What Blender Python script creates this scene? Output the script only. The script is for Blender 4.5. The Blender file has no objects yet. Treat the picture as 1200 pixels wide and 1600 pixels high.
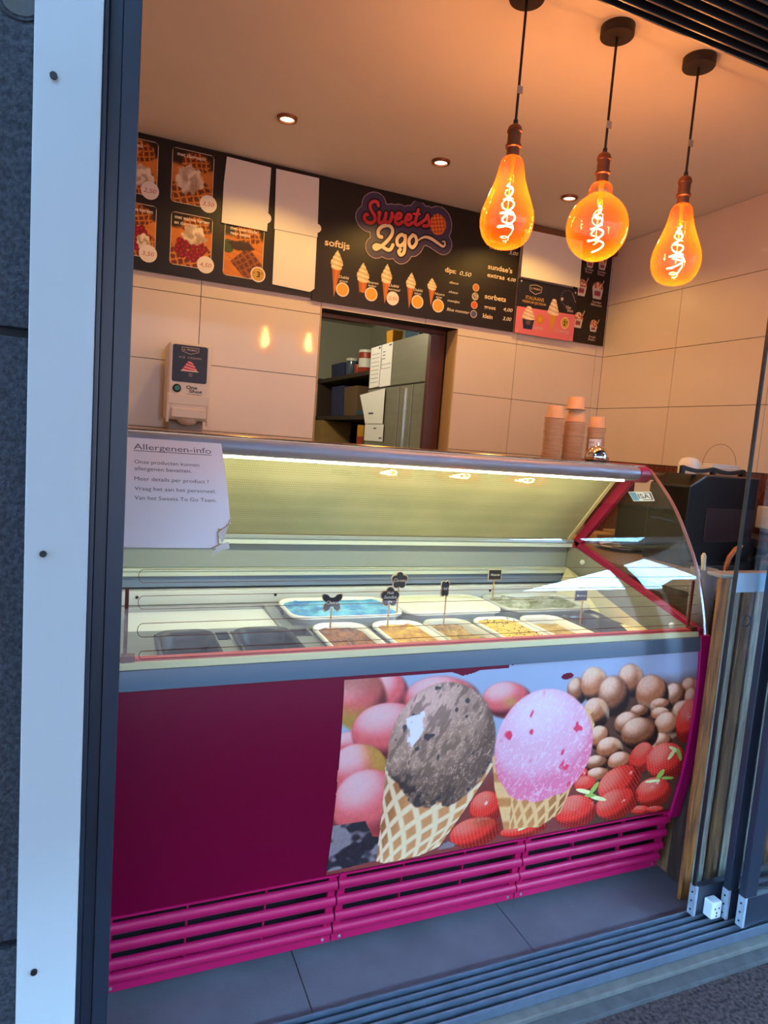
import bpy, math, random
import numpy as np
from mathutils import Matrix, Vector

scene = bpy.context.scene
COL = scene.collection
PI = math.pi

def lin(c):
    """sRGB 0..255 -> linear"""
    out = []
    for v in c[:3]:
        v = v / 255.0
        out.append(v / 12.92 if v <= 0.04045 else ((v + 0.055) / 1.055) ** 2.4)
    return tuple(out)

# ------------------------------------------------------------------ camera
EYE = 1.40
yaw, pitch, roll = math.radians(22.944), math.radians(-6.029), math.radians(4.361)
cy_, sy_, cp_, sp_ = math.cos(yaw), math.sin(yaw), math.cos(pitch), math.sin(pitch)
fwd = Vector((sy_ * cp_, cy_ * cp_, sp_))
rt0 = Vector((cy_, -sy_, 0.0))
up0 = rt0.cross(fwd)
rt = rt0 * math.cos(roll) + up0 * math.sin(roll)
up = -rt0 * math.sin(roll) + up0 * math.cos(roll)
cam_data = bpy.data.cameras.new('camera')
cam_data.sensor_fit = 'HORIZONTAL'
cam_data.sensor_width = 36.0
cam_data.lens = 1035.0 / 1200.0 * 36.0
cam_data.clip_start = 0.02
cam = bpy.data.objects.new('camera', cam_data)
COL.objects.link(cam)
M4 = Matrix.Identity(4)
for i in range(3):
    M4[i][0], M4[i][1], M4[i][2] = rt[i], up[i], -fwd[i]
M4[2][3] = EYE
cam.matrix_world = M4
scene.camera = cam

# ------------------------------------------------------------------ sky, exposure
SKY = (16.5, 35.0, 57.0)
world = bpy.data.worlds.new('sky')
scene.world = world
world.use_nodes = True
bg = world.node_tree.nodes['Background']
bg.inputs['Color'].default_value = (SKY[0] / 10, SKY[1] / 10, SKY[2] / 10, 1)
bg.inputs['Strength'].default_value = 10.0
scene.view_settings.view_transform = 'Standard'
scene.view_settings.look = 'None'
scene.view_settings.exposure = 0.0
scene.view_settings.gamma = 1.0
scene.view_settings.use_curve_mapping = False
scene.cycles.use_denoising = True
scene.cycles.max_bounces = 10
scene.cycles.diffuse_bounces = 5
scene.cycles.glossy_bounces = 5
scene.cycles.transparent_max_bounces = 32
scene.cycles.sample_clamp_indirect = 6.0
scene.cycles.caustics_reflective = False
scene.cycles.caustics_refractive = False

def lamp(name, kind, loc, power, color, radius=0.03, **kw):
    d = bpy.data.lights.new(name, kind)
    d.energy = power
    d.color = color
    d.shadow_soft_size = radius
    for k, v in kw.items():
        setattr(d, k, v)
    o = bpy.data.objects.new(name, d)
    o.location = loc
    COL.objects.link(o)
    return o

# ------------------------------------------------------------------ materials
def new_mat(name):
    m = bpy.data.materials.new(name)
    m.use_nodes = True
    nt = m.node_tree
    return m, nt, nt.nodes['Principled BSDF']

def mat(name, rgb, rough=0.5, metal=0.0, spec=0.5, var=0.0, scale=20.0, bump=0.0, bscale=80.0, rgb2=None, stretch=None, emit=None, estr=0.0):
    """plain procedural material: base colour varied by noise, optional fine relief"""
    m, nt, p = new_mat(name)
    c = lin(rgb)
    p.inputs['Base Color'].default_value = (*c, 1)
    p.inputs['Roughness'].default_value = rough
    p.inputs['Metallic'].default_value = metal
    p.inputs['Specular IOR Level'].default_value = spec
    if emit:
        p.inputs['Emission Color'].default_value = (*emit, 1)
        p.inputs['Emission Strength'].default_value = estr
    tc = nt.nodes.new('ShaderNodeTexCoord')
    src = tc.outputs['Object']
    if stretch:
        mp = nt.nodes.new('ShaderNodeMapping')
        mp.inputs['Scale'].default_value = stretch
        nt.links.new(src, mp.inputs['Vector'])
        src = mp.outputs['Vector']
    if var > 0 or rgb2:
        n = nt.nodes.new('ShaderNodeTexNoise')
        n.inputs['Scale'].default_value = scale
        n.inputs['Detail'].default_value = 6
        nt.links.new(src, n.inputs['Vector'])
        r = nt.nodes.new('ShaderNodeValToRGB')
        c2 = lin(rgb2) if rgb2 else tuple(max(0, v * (1 - var)) for v in c)
        r.color_ramp.elements[0].position = 0.35
        r.color_ramp.elements[1].position = 0.65
        r.color_ramp.elements[0].color = (*c2, 1)
        r.color_ramp.elements[1].color = (*c, 1)
        nt.links.new(n.outputs['Fac'], r.inputs['Fac'])
        nt.links.new(r.outputs['Color'], p.inputs['Base Color'])
    if bump > 0:
        n2 = nt.nodes.new('ShaderNodeTexNoise')
        n2.inputs['Scale'].default_value = bscale
        n2.inputs['Detail'].default_value = 4
        nt.links.new(src, n2.inputs['Vector'])
        b = nt.nodes.new('ShaderNodeBump')
        b.inputs['Strength'].default_value = bump
        b.inputs['Distance'].default_value = 0.004
        nt.links.new(n2.outputs['Fac'], b.inputs['Height'])
        nt.links.new(b.outputs['Normal'], p.inputs['Normal'])
    return m

def print_mat(name, rough=0.4, spec=0.4):
    m, nt, p = new_mat(name)
    a = nt.nodes.new('ShaderNodeAttribute')
    a.attribute_name = 'Ink'
    nt.links.new(a.outputs['Color'], p.inputs['Base Color'])
    p.inputs['Roughness'].default_value = rough
    p.inputs['Specular IOR Level'].default_value = spec
    return m

def glass_mat(name, tint=(1, 1, 1), r0=0.04, rough=0.0, scatter=None, fac=0.0, edge=None):
    """thin clear pane: straight-through light plus a Schlick mirror, the same from both sides"""
    m = bpy.data.materials.new(name)
    m.use_nodes = True
    nt = m.node_tree
    nt.nodes.clear()
    out = nt.nodes.new('ShaderNodeOutputMaterial')
    geo = nt.nodes.new('ShaderNodeNewGeometry')
    dot = nt.nodes.new('ShaderNodeVectorMath'); dot.operation = 'DOT_PRODUCT'
    nt.links.new(geo.outputs['Incoming'], dot.inputs[0]); nt.links.new(geo.outputs['Normal'], dot.inputs[1])
    def math_node(op, a, b=None):
        n = nt.nodes.new('ShaderNodeMath'); n.operation = op
        for i, v in enumerate((a, b)):
            if v is None: continue
            if isinstance(v, (int, float)): n.inputs[i].default_value = v
            else: nt.links.new(v, n.inputs[i])
        return n.outputs[0]
    c = math_node('ABSOLUTE', dot.outputs['Value'])
    om = math_node('SUBTRACT', 1.0, c)
    p5 = math_node('POWER', om, 5.0)
    f = math_node('ADD', math_node('MULTIPLY', p5, 1 - r0), r0)
    tr = nt.nodes.new('ShaderNodeBsdfTransparent')
    tr.inputs['Color'].default_value = (*tint, 1)
    if edge:
        mx = nt.nodes.new('ShaderNodeMix'); mx.data_type = 'RGBA'
        mx.inputs[6].default_value = (*tint, 1); mx.inputs[7].default_value = (*edge, 1)
        nt.links.new(math_node('POWER', om, 1.6), mx.inputs[0])
        nt.links.new(mx.outputs[2], tr.inputs['Color'])
    body = tr.outputs[0]
    if scatter:
        tl = nt.nodes.new('ShaderNodeBsdfTranslucent'); tl.inputs['Color'].default_value = (*scatter, 1)
        ms = nt.nodes.new('ShaderNodeMixShader')
        if edge:
            nt.links.new(math_node('MINIMUM', math_node('ADD', math_node('MULTIPLY', math_node('POWER', om, 1.5), 0.34), fac), 1.0), ms.inputs[0])
        else:
            ms.inputs[0].default_value = fac
        nt.links.new(body, ms.inputs[1]); nt.links.new(tl.outputs[0], ms.inputs[2])
        body = ms.outputs[0]
    gl = nt.nodes.new('ShaderNodeBsdfGlossy'); gl.inputs['Roughness'].default_value = rough
    mix = nt.nodes.new('ShaderNodeMixShader')
    nt.links.new(f, mix.inputs[0]); nt.links.new(body, mix.inputs[1]); nt.links.new(gl.outputs[0], mix.inputs[2])
    nt.links.new(mix.outputs[0], out.inputs['Surface'])
    return m

def glow_mat(name, rgb, strength):
    m = bpy.data.materials.new(name)
    m.use_nodes = True
    nt = m.node_tree
    nt.nodes.clear()
    out = nt.nodes.new('ShaderNodeOutputMaterial')
    e = nt.nodes.new('ShaderNodeEmission')
    e.inputs['Color'].default_value = (*rgb, 1)
    e.inputs['Strength'].default_value = strength
    nt.links.new(e.outputs[0], out.inputs['Surface'])
    return m

MT = {}
def mk(key, *a, **k):
    MT[key] = mat(key, *a, **k)
mk('wall_tile', (232, 218, 210), rough=0.07, spec=0.5, var=0.04, scale=3)
mk('joint_dark', (40, 33, 30), rough=0.8)
mk('plaster', (226, 219, 208), rough=0.75, var=0.05, scale=2)
mk('plaster_old', (196, 196, 180), rough=0.8, var=0.1, scale=2)
mk('floor_tile', (100, 94, 102), rough=0.42, var=0.25, scale=6, bump=0.15, bscale=120)
mk('bluestone', (62, 64, 72), rough=0.75, spec=0.3, rgb2=(34, 36, 44), scale=130, bump=1.0, bscale=260)
mk('stone_joint', (44, 45, 50), rough=0.9)
mk('white_alu', (176, 178, 180), rough=0.34, var=0.06, scale=2.5, stretch=(1, 1, 0.4))
mk('dark_alu', (32, 38, 52), rough=0.34, spec=0.6, var=0.08, scale=4)
mk('dark_alu_deep', (16, 18, 24), rough=0.45, spec=0.5)
mk('track_alu_lit', (92, 102, 118), rough=0.3, metal=0.35, spec=0.6, var=0.2, scale=25)  # rails lightened in colour for the sky reflected on their tops
mk('head_alu_warm_lit', (84, 72, 66), rough=0.3, metal=0.5, var=0.2, scale=25)  # aluminium tinted brown to carry the orange glow of the pendants
mk('head_deep', (30, 26, 26), rough=0.5)
mk('cap_alu', (168, 178, 192), rough=0.35, metal=0.4, var=0.15, scale=40)
mk('black', (14, 13, 15), rough=0.5)
mk('black_gloss', (12, 11, 12), rough=0.3, spec=0.35)
mk('tub_dark', (34, 31, 30), rough=0.4, metal=0.3)
mk('dark_window', (44, 32, 34), rough=0.2)
mk('concrete', (84, 82, 80), rough=0.85, var=0.25, scale=30, bump=0.4, bscale=150)
mk('cement', (62, 62, 65), rough=0.9, var=0.3, scale=25, bump=0.5, bscale=120)
mk('asphalt', (74, 60, 60), rough=0.95, spec=0.15, rgb2=(32, 27, 29), scale=90, bump=1.0, bscale=220)
mk('magenta', (118, 2, 46), rough=0.3, spec=0.35, var=0.04, scale=3)
mk('magenta_slat', (176, 12, 80), rough=0.45, spec=0.35, var=0.05, scale=8)
mk('magenta_end', (180, 12, 88), rough=0.3, spec=0.4)
mk('magenta_frame', (152, 16, 62), rough=0.35, spec=0.4)
mk('dark_cavity', (22, 14, 20), rough=0.8)
mk('steel', (178, 180, 180), rough=0.28, metal=0.85, var=0.08, scale=5, stretch=(1, 12, 1))
mk('steel_dark', (104, 102, 100), rough=0.35, metal=0.8, var=0.15, scale=5)
mk('steel_brushed', (190, 186, 172), rough=0.36, metal=0.75, var=0.1, scale=3, stretch=(1, 1, 9))
mk('chrome', (236, 232, 224), rough=0.05, metal=1.0)
mk('rail_alu', (98, 114, 130), rough=0.16, metal=0.35, var=0.05, scale=4)
mk('tube_alu', (150, 154, 168), rough=0.42, metal=0.25)
mk('top_sheet', (176, 142, 116), rough=0.18, metal=0.75, var=0.2, scale=8)
mk('cream', (226, 214, 164), rough=0.45)
mk('lining', (150, 146, 132), rough=0.45)
mk('red_line', (196, 60, 74), rough=0.4)
mk('white_plastic', (226, 228, 226), rough=0.35)
mk('grey_band', (150, 158, 158), rough=0.4)
mk('blue_grey', (120, 136, 166), rough=0.4)
mk('light_rail', (206, 216, 206), rough=0.35)
mk('brown_metal', (92, 22, 18), rough=0.5)
mk('glass_edge', (158, 110, 100), rough=0.2, spec=0.7)
mk('paper', (238, 234, 232), rough=0.6, var=0.03, scale=4)
mk('laminated', (232, 230, 236), rough=0.22, spec=0.5, var=0.03, scale=5)
mk('ink', (92, 88, 100), rough=0.6)
mk('ink_black', (18, 16, 18), rough=0.6)
mk('tape', (206, 206, 200), rough=0.25)
mk('board_black', (34, 25, 24), rough=0.42, spec=0.4, var=0.25, scale=4, stretch=(1, 1, 14))
mk('board_navy', (32, 30, 46), rough=0.4)
mk('board_pink', (226, 116, 134), rough=0.45)
mk('lintel', (130, 88, 62), rough=0.55, var=0.1, scale=4)
mk('letter_white', (236, 222, 206), rough=0.55)
mk('letter_red', (214, 52, 66), rough=0.5)
mk('letter_cream', (240, 208, 176), rough=0.5)
mk('letter_gold', (206, 160, 92), rough=0.5)
mk('pen_red', (196, 90, 96), rough=0.6)
mk('logo_navy', (64, 54, 84), rough=0.5)
mk('logo_shadow', (26, 20, 28), rough=0.6)
mk('logo_outline', (206, 176, 176), rough=0.5)
mk('disc_white', (238, 226, 220), rough=0.5)
mk('disc_gold', (226, 164, 52), rough=0.45)
mk('disc_ochre', (204, 158, 70), rough=0.45)
mk('dot_brown', (196, 118, 52), rough=0.5)
mk('dot_red', (212, 84, 46), rough=0.5)
mk('dot_blue', (78, 84, 138), rough=0.5)
mk('dot_speck', (210, 200, 184), rough=0.5, rgb2=(46, 38, 36), scale=140)
mk('wood', (122, 84, 52), rough=0.6, rgb2=(80, 50, 32), scale=9, stretch=(8, 8, 0.7), bump=0.3, bscale=30)
mk('wood_orange_lit', (168, 100, 44), rough=0.6, rgb2=(104, 58, 28), scale=14, stretch=(12, 12, 0.7), bump=0.4, bscale=40)  # plank wood made orange and brighter, warm lamp light in its colour
mk('wood_grey', (156, 144, 126), rough=0.65, rgb2=(108, 98, 86), scale=14, stretch=(14, 14, 0.8), bump=0.4, bscale=40)
mk('wood_dark', (70, 42, 30), rough=0.6, rgb2=(42, 25, 19), scale=9, stretch=(8, 8, 0.7), bump=0.3, bscale=30)
mk('worktop', (150, 136, 122), rough=0.35, var=0.06, scale=8)
mk('jamb_brown', (86, 44, 34), rough=0.4, var=0.15, scale=6, stretch=(6, 6, 0.6))
mk('jamb_cream', (214, 180, 142), rough=0.5)
mk('kraft', (224, 178, 130), rough=0.65, var=0.06, scale=30)
mk('kraft_dark', (166, 116, 74), rough=0.65)
mk('kraft_box', (188, 152, 92), rough=0.65, var=0.1, scale=20)
mk('copper', (150, 92, 64), rough=0.42, metal=0.75, var=0.2, scale=30)
mk('cable', (26, 19, 18), rough=0.6)
mk('canopy', (40, 28, 26), rough=0.5)
mk('tag_clear', (200, 170, 140), rough=0.25)
mk('machine_white', (230, 222, 222), rough=0.3, spec=0.5)
mk('machine_side', (150, 140, 140), rough=0.4)
mk('button_green', (28, 110, 92), rough=0.3)
mk('tub_white', (234, 234, 226), rough=0.35)
mk('tub_clear', (206, 206, 192), rough=0.25)
mk('tub_steel', (96, 90, 88), rough=0.3, metal=0.7)
mk('ice_gold', (156, 98, 38), rough=0.6, rgb2=(88, 54, 52), scale=26, bump=1.0, bscale=110)
mk('ice_caramel', (208, 170, 44), rough=0.6, rgb2=(160, 104, 34), scale=26, bump=1.0, bscale=110)
mk('ice_nut', (186, 152, 58), rough=0.6, rgb2=(120, 90, 44), scale=30, bump=1.0, bscale=110)
mk('ice_yellow', (218, 194, 66), rough=0.6, rgb2=(196, 160, 50), scale=34, bump=1.0, bscale=110)
mk('ice_beige', (194, 168, 80), rough=0.6, rgb2=(158, 130, 58), scale=28, bump=1.0, bscale=110)
mk('ice_orange', (236, 146, 84), rough=0.5, rgb2=(206, 116, 66), scale=40, bump=1.0, bscale=70)
mk('ice_blue', (0, 104, 190), rough=0.5, rgb2=(110, 196, 230), scale=13, bump=1.0, bscale=90)
mk('ice_vanilla', (240, 238, 216), rough=0.45, rgb2=(232, 230, 200), scale=9, bump=0.4, bscale=40)
mk('ice_pistachio', (200, 202, 180), rough=0.6, rgb2=(104, 106, 20), scale=17, bump=1.0, bscale=90, stretch=(0.6, 1.4, 1))
mk('choc_chip', (62, 40, 36), rough=0.5)
mk('slate', (34, 34, 40), rough=0.6)
mk('slate_blue', (28, 38, 62), rough=0.5)
mk('pale_wood', (214, 196, 164), rough=0.6)
mk('stick', (198, 160, 112), rough=0.6)
mk('chalk', (226, 224, 216), rough=0.7)
mk('pale_blue', (160, 190, 214), rough=0.3)
mk('sensor_white', (196, 200, 210), rough=0.4)
mk('mosaic', (120, 58, 36), rough=0.3, rgb2=(66, 28, 20), scale=60, bump=0.5, bscale=90)
mk('sticker_blue', (96, 150, 200), rough=0.4)
mk('sticker_navy', (40, 44, 92), rough=0.4)
mk('sticker_white', (222, 224, 232), rough=0.4)
mk('jar_red', (176, 62, 44), rough=0.4)
mk('carton_blue', (52, 58, 110), rough=0.6)
mk('carton_yellow', (214, 150, 38), rough=0.55)
mk('carton_brown', (124, 96, 72), rough=0.7)
mk('tote_blue', (58, 84, 110), rough=0.4)
mk('leaf_green', (60, 92, 40), rough=0.6)
mk('shelf_dark', (70, 54, 44), rough=0.6)
mk('brick_red', (120, 84, 70), rough=0.9, rgb2=(92, 62, 52), scale=3)
MT['print'] = print_mat('print')
MT['print_gloss'] = print_mat('print_gloss', 0.3, 0.5)
MT['glass'] = glass_mat('case_glass', (0.985, 0.992, 0.985), 0.042)
MT['door_glass'] = glass_mat('door_glass', (0.975, 0.985, 0.985), 0.045)
MT['bulb_glass'] = glass_mat('amber_bulb_glass', (1.0, 0.93, 0.80), 0.05, 0.0, (1.0, 0.23, 0.010), 0.04, edge=(1.0, 0.55, 0.16))
MT['clear_plastic'] = glass_mat('clear_plastic', (0.9, 0.9, 0.92), 0.06, 0.12, (0.9, 0.9, 0.92), 0.25)
MT['filament'] = glow_mat('filament_glow', (1.0, 0.40, 0.125), 690.0)
MT['led'] = glow_mat('led_glow', (1.0, 0.98, 0.58), 54.0)
MT['spot_glow'] = glow_mat('spot_glow', (1.0, 0.80, 0.46), 5.0)

def perforated():
    m, nt, p = new_mat('perforated_panel')
    tc = nt.nodes.new('ShaderNodeTexCoord')
    v = nt.nodes.new('ShaderNodeTexVoronoi')
    v.inputs['Scale'].default_value = 150
    v.inputs['Randomness'].default_value = 0.0
    nt.links.new(tc.outputs['Object'], v.inputs['Vector'])
    r = nt.nodes.new('ShaderNodeValToRGB')
    r.color_ramp.elements[0].position = 0.22
    r.color_ramp.elements[1].position = 0.36
    r.color_ramp.elements[0].color = (*lin((150, 144, 112)), 1)
    r.color_ramp.elements[1].color = (*lin((196, 190, 150)), 1)
    nt.links.new(v.outputs['Distance'], r.inputs['Fac'])
    n = nt.nodes.new('ShaderNodeTexNoise'); n.inputs['Scale'].default_value = 3.5; n.inputs['Detail'].default_value = 5
    nt.links.new(tc.outputs['Object'], n.inputs['Vector'])
    r2 = nt.nodes.new('ShaderNodeValToRGB')
    r2.color_ramp.elements[0].position = 0.4; r2.color_ramp.elements[1].position = 0.6
    r2.color_ramp.elements[0].color = (0.82, 0.84, 0.82, 1); r2.color_ramp.elements[1].color = (1, 1, 1, 1)
    nt.links.new(n.outputs['Fac'], r2.inputs['Fac'])
    mx = nt.nodes.new('ShaderNodeMix'); mx.data_type = 'RGBA'; mx.blend_type = 'MULTIPLY'; mx.inputs[0].default_value = 1
    nt.links.new(r.outputs['Color'], mx.inputs[6]); nt.links.new(r2.outputs['Color'], mx.inputs[7])
    nt.links.new(mx.outputs[2], p.inputs['Base Color'])
    p.inputs['Roughness'].default_value = 0.4
    return m
MT['perforated'] = perforated()

# ------------------------------------------------------------------ mesh helpers
class MB:
    def __init__(self):
        self.v, self.f = [], []
    def add(self, vs, fs):
        b = len(self.v)
        self.v += [tuple(map(float, p)) for p in vs]
        self.f += [tuple(i + b for i in f) for f in fs]
        return self
    def box(self, x0, x1, y0, y1, z0, z1):
        vs = [(x0, y0, z0), (x1, y0, z0), (x1, y1, z0), (x0, y1, z0), (x0, y0, z1), (x1, y0, z1), (x1, y1, z1), (x0, y1, z1)]
        return self.add(vs, [(0, 3, 2, 1), (4, 5, 6, 7), (0, 1, 5, 4), (1, 2, 6, 5), (2, 3, 7, 6), (3, 0, 4, 7)])
    def hexa(self, p):
        """eight corners, bottom four then top four, counter-clockwise from above"""
        return self.add(p, [(0, 3, 2, 1), (4, 5, 6, 7), (0, 1, 5, 4), (1, 2, 6, 5), (2, 3, 7, 6), (3, 0, 4, 7)])
    def prism(self, poly, a0, a1, axis):
        """2-D outline swept along an axis: axis 'x' takes (y,z), 'y' takes (x,z), 'z' takes (x,y)"""
        n = len(poly)
        def P(q, a):
            return {'x': (a, q[0], q[1]), 'y': (q[0], a, q[1]), 'z': (q[0], q[1], a)}[axis]
        vs = [P(q, a0) for q in poly] + [P(q, a1) for q in poly]
        fs = [tuple(range(n))[::-1], tuple(range(n, 2 * n))]
        fs += [(i, (i + 1) % n, n + (i + 1) % n, n + i) for i in range(n)]
        return self.add(vs, fs)
    def tube(self, pts, r, n=8, cap=True):
        pts = [Vector(p) for p in pts]
        rs = r if isinstance(r, (list, tuple)) else [r] * len(pts)
        ref = None
        rings = []
        for i, p in enumerate(pts):
            t = (pts[min(i + 1, len(pts) - 1)] - pts[max(i - 1, 0)]).normalized()
            if ref is None:
                ref = Vector((0, 0, 1)) if abs(t.z) < 0.9 else Vector((1, 0, 0))
            u = (ref - t * ref.dot(t)).normalized()
            w = t.cross(u)
            ref = u
            rings.append([p + (u * math.cos(2 * PI * k / n) + w * math.sin(2 * PI * k / n)) * rs[i] for k in range(n)])
        vs = [q for ring in rings for q in ring]
        fs = []
        for i in range(len(pts) - 1):
            for k in range(n):
                a, b = i * n + k, i * n + (k + 1) % n
                fs.append((a, b, b + n, a + n))
        if cap:
            fs.append(tuple(range(n))[::-1])
            fs.append(tuple((len(pts) - 1) * n + k for k in range(n)))
        return self.add(vs, fs)
    def lathe(self, prof, cx=0, cy=0, n=24, cap=True, M=None):
        vs = []
        for r, z in prof:
            for k in range(n):
                a = 2 * PI * k / n
                q = Vector((r * math.cos(a), r * math.sin(a), z))
                if M is not None: q = M @ q
                vs.append((q.x + cx, q.y + cy, q.z))
        fs = []
        for i in range(len(prof) - 1):
            for k in range(n):
                a, b = i * n + k, i * n + (k + 1) % n
                fs.append((a, b, b + n, a + n))
        if cap:
            fs.append(tuple(range(n))[::-1])
            fs.append(tuple((len(prof) - 1) * n + k for k in range(n)))
        return self.add(vs, fs)
    def sheet(self, fn, us, vs_):
        P = [fn(u, v) for v in vs_ for u in us]
        nu = len(us)
        F = [(j * nu + i, j * nu + i + 1, (j + 1) * nu + i + 1, (j + 1) * nu + i) for j in range(len(vs_) - 1) for i in range(nu - 1)]
        return self.add(P, F)
    def loft(self, loops, cap=True):
        n = len(loops[0])
        vs = [p for l in loops for p in l]
        fs = [(i * n + k, i * n + (k + 1) % n, (i + 1) * n + (k + 1) % n, (i + 1) * n + k) for i in range(len(loops) - 1) for k in range(n)]
        if cap:
            fs.append(tuple(range(n))[::-1])
            fs.append(tuple((len(loops) - 1) * n + k for k in range(n)))
        return self.add(vs, fs)
    def build(self, name, m, parent=None, smooth=False, bevel=0.0, loc=None, angle=40, seg=2):
        me = bpy.data.meshes.new(name)
        if parent is not None:
            off = origin_of(parent)
        else:
            off = Vector(loc) if loc is not None else base_of(self.v)
        me.from_pydata([(x - off[0], y - off[1], z - off[2]) for x, y, z in self.v], [], self.f)
        me.update()
        me.materials.append(MT[m] if isinstance(m, str) else m)
        o = bpy.data.objects.new(name, me)
        COL.objects.link(o)
        if parent is not None:
            o.parent = parent
        else:
            o.location = off
        if smooth:
            me.shade_smooth()
            if angle < 180:
                me.set_sharp_from_angle(angle=math.radians(angle))
        if bevel > 0:
            b = o.modifiers.new('bevel', 'BEVEL')
            b.width = bevel; b.segments = seg; b.limit_method = 'ANGLE'; b.angle_limit = math.radians(40)
        return o

def base_of(v):
    a = np.array(v)
    lo, hi = a.min(0), a.max(0)
    return Vector(((lo[0] + hi[0]) / 2, (lo[1] + hi[1]) / 2, lo[2]))

def origin_of(o):
    p = Vector((0, 0, 0))
    while o is not None:
        p += o.location
        o = o.parent
    return p

def tag(o, label=None, cat=None, group=None, kind=None):
    if label: o['label'] = label
    if cat: o['category'] = cat
    if group: o['group'] = group
    if kind: o['kind'] = kind
    return o

def thing(name, label, cat, loc, group=None):
    o = bpy.data.objects.new(name, None)
    o.empty_display_size = 0.1
    COL.objects.link(o)
    o.location = loc
    return tag(o, label, cat, group)

def copy_tree(o, loc=None, label=None, parent=None):
    c = o.copy()
    COL.objects.link(c)
    if parent is not None: c.parent = parent
    if loc is not None: c.location = loc
    if label: c['label'] = label
    for ch in list(o.children):
        copy_tree(ch, None, None, c)
    return c

def structure(o):
    o['kind'] = 'structure'
    return o

# ------------------------------------------------------------------ lettering
_txt = {}
def glyphs(s, shear=0.0, offset=0.0):
    key = (s, shear, offset)
    if key not in _txt:
        cu = bpy.data.curves.new('lettering', 'FONT')
        cu.body = s
        cu.shear = shear
        cu.offset = offset
        cu.resolution_u = 3
        ob = bpy.data.objects.new('lettering', cu)
        me = ob.to_mesh()
        vs = np.array([v.co[:2] for v in me.vertices]) if len(me.vertices) else np.zeros((0, 2))
        fs = [tuple(p.vertices) for p in me.polygons]
        ob.to_mesh_clear()
        bpy.data.objects.remove(ob)
        _txt[key] = (vs, fs)
    return _txt[key]

def write(mb, s, x0, x1, zb, h, put, shear=0.0, offset=0.0):
    """fit a word between x0 and x1 on baseline zb with cap height h; put(u, v) places it"""
    vs, fs = glyphs(s, shear, offset)
    if not len(vs): return
    lo, hi = vs[:, 0].min(), vs[:, 0].max()
    k = (x1 - x0) / (hi - lo)
    kz = h / 0.72
    mb.add([put(x0 + (x - lo) * k, zb + y * kz) for x, y in vs], fs)

def smooth_path(pts, k=6):
    P = [np.array(p, float) for p in pts]
    P = [2 * P[0] - P[1]] + P + [2 * P[-1] - P[-2]]
    out = []
    for i in range(1, len(P) - 2):
        for j in range(k):
            t = j / k
            a, b, c, d = P[i - 1], P[i], P[i + 1], P[i + 2]
            out.append(0.5 * ((2 * b) + (-a + c) * t + (2 * a - 5 * b + 4 * c - d) * t * t + (-a + 3 * b - 3 * c + d) * t ** 3))
    out.append(P[-2])
    return out

def stroke(mb, pts, w, put, k=6):
    """flat brush stroke with round ends, one ribbon; w may be a list of widths"""
    pts = smooth_path(pts, k)
    n = len(pts)
    ws = np.interp(np.linspace(0, 1, n), np.linspace(0, 1, len(w)), w) if isinstance(w, (list, tuple)) else [w] * n
    left, right = [], []
    for i in range(n):
        d = pts[min(i + 1, n - 1)] - pts[max(i - 1, 0)]
        L = math.hypot(*d) or 1.0
        nx, nz = -d[1] / L * ws[i] / 2, d[0] / L * ws[i] / 2
        left.append(put(pts[i][0] + nx, pts[i][1] + nz)); right.append(put(pts[i][0] - nx, pts[i][1] - nz))
    mb.add(left + right, [(i, n + i, n + i + 1, i + 1) for i in range(n - 1)])

def lines(name, m, parent, items, put, **kw):
    """every printed word group becomes a part of its own"""
    for s, x0, x1, z, h in items:
        mb = MB()
        write(mb, s, x0, x1, z, h, put, **kw)
        mb.build(name, m, parent)

def discs(name, m, parent, items, r, put):
    for x, z in items:
        mb = MB(); disc(mb, x, z, r, put); mb.build(name, m, parent)

def path_distance(U, V, pts, ws):
    """distance from a tapered brush path, negative inside"""
    best = np.full(U.shape, 9.0)
    for i in range(len(pts) - 1):
        (ax, ay), (bx, by) = pts[i], pts[i + 1]
        dx, dy = bx - ax, by - ay
        t = np.clip(((U - ax) * dx + (V - ay) * dy) / (dx * dx + dy * dy + 1e-12), 0, 1)
        best = np.minimum(best, np.hypot(U - ax - t * dx, V - ay - t * dy) - (ws[i] + (ws[i + 1] - ws[i]) * t) / 2)
    return best

def disc(mb, cx, cz, rx, put, rz=None, n=28):
    rz = rz or rx
    mb.add([put(cx + rx * math.cos(a), cz + rz * math.sin(a)) for a in np.linspace(0, 2 * PI, n + 1)[:-1]], [tuple(range(n))])

def flat(mb, pts, put):
    mb.add([put(*p) for p in pts], [tuple(range(len(pts)))])

# ------------------------------------------------------------------ printed pictures (ink per vertex)
def _hash(ix, iy, seed):
    h = np.sin(ix * 127.1 + iy * 311.7 + seed * 74.7) * 43758.5453
    return h - np.floor(h)
def vnoise(x, y, seed=0):
    ix, iy = np.floor(x), np.floor(y)
    fx, fy = x - ix, y - iy
    fx = fx * fx * (3 - 2 * fx); fy = fy * fy * (3 - 2 * fy)
    a, b = _hash(ix, iy, seed), _hash(ix + 1, iy, seed)
    c, d = _hash(ix, iy + 1, seed), _hash(ix + 1, iy + 1, seed)
    return (a * (1 - fx) + b * fx) * (1 - fy) + (c * (1 - fx) + d * fx) * fy
def fbm(x, y, seed=0, o=4):
    s, a, t = 0, 0.5, 0
    for i in range(o):
        s = s + a * vnoise(x * 2 ** i, y * 2 ** i, seed + i); t += a; a *= 0.5
    return s / t
def sstep(a, b, x):
    t = np.clip((x - a) / (b - a), 0, 1)
    return t * t * (3 - 2 * t)
def blend(C, mask, col):
    m = mask[..., None]
    C[:] = C * (1 - m) + np.asarray(col, float) * m
def lerp(a, b, t):
    return np.asarray(a, float) * (1 - t[..., None]) + np.asarray(b, float) * t[..., None]
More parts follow.
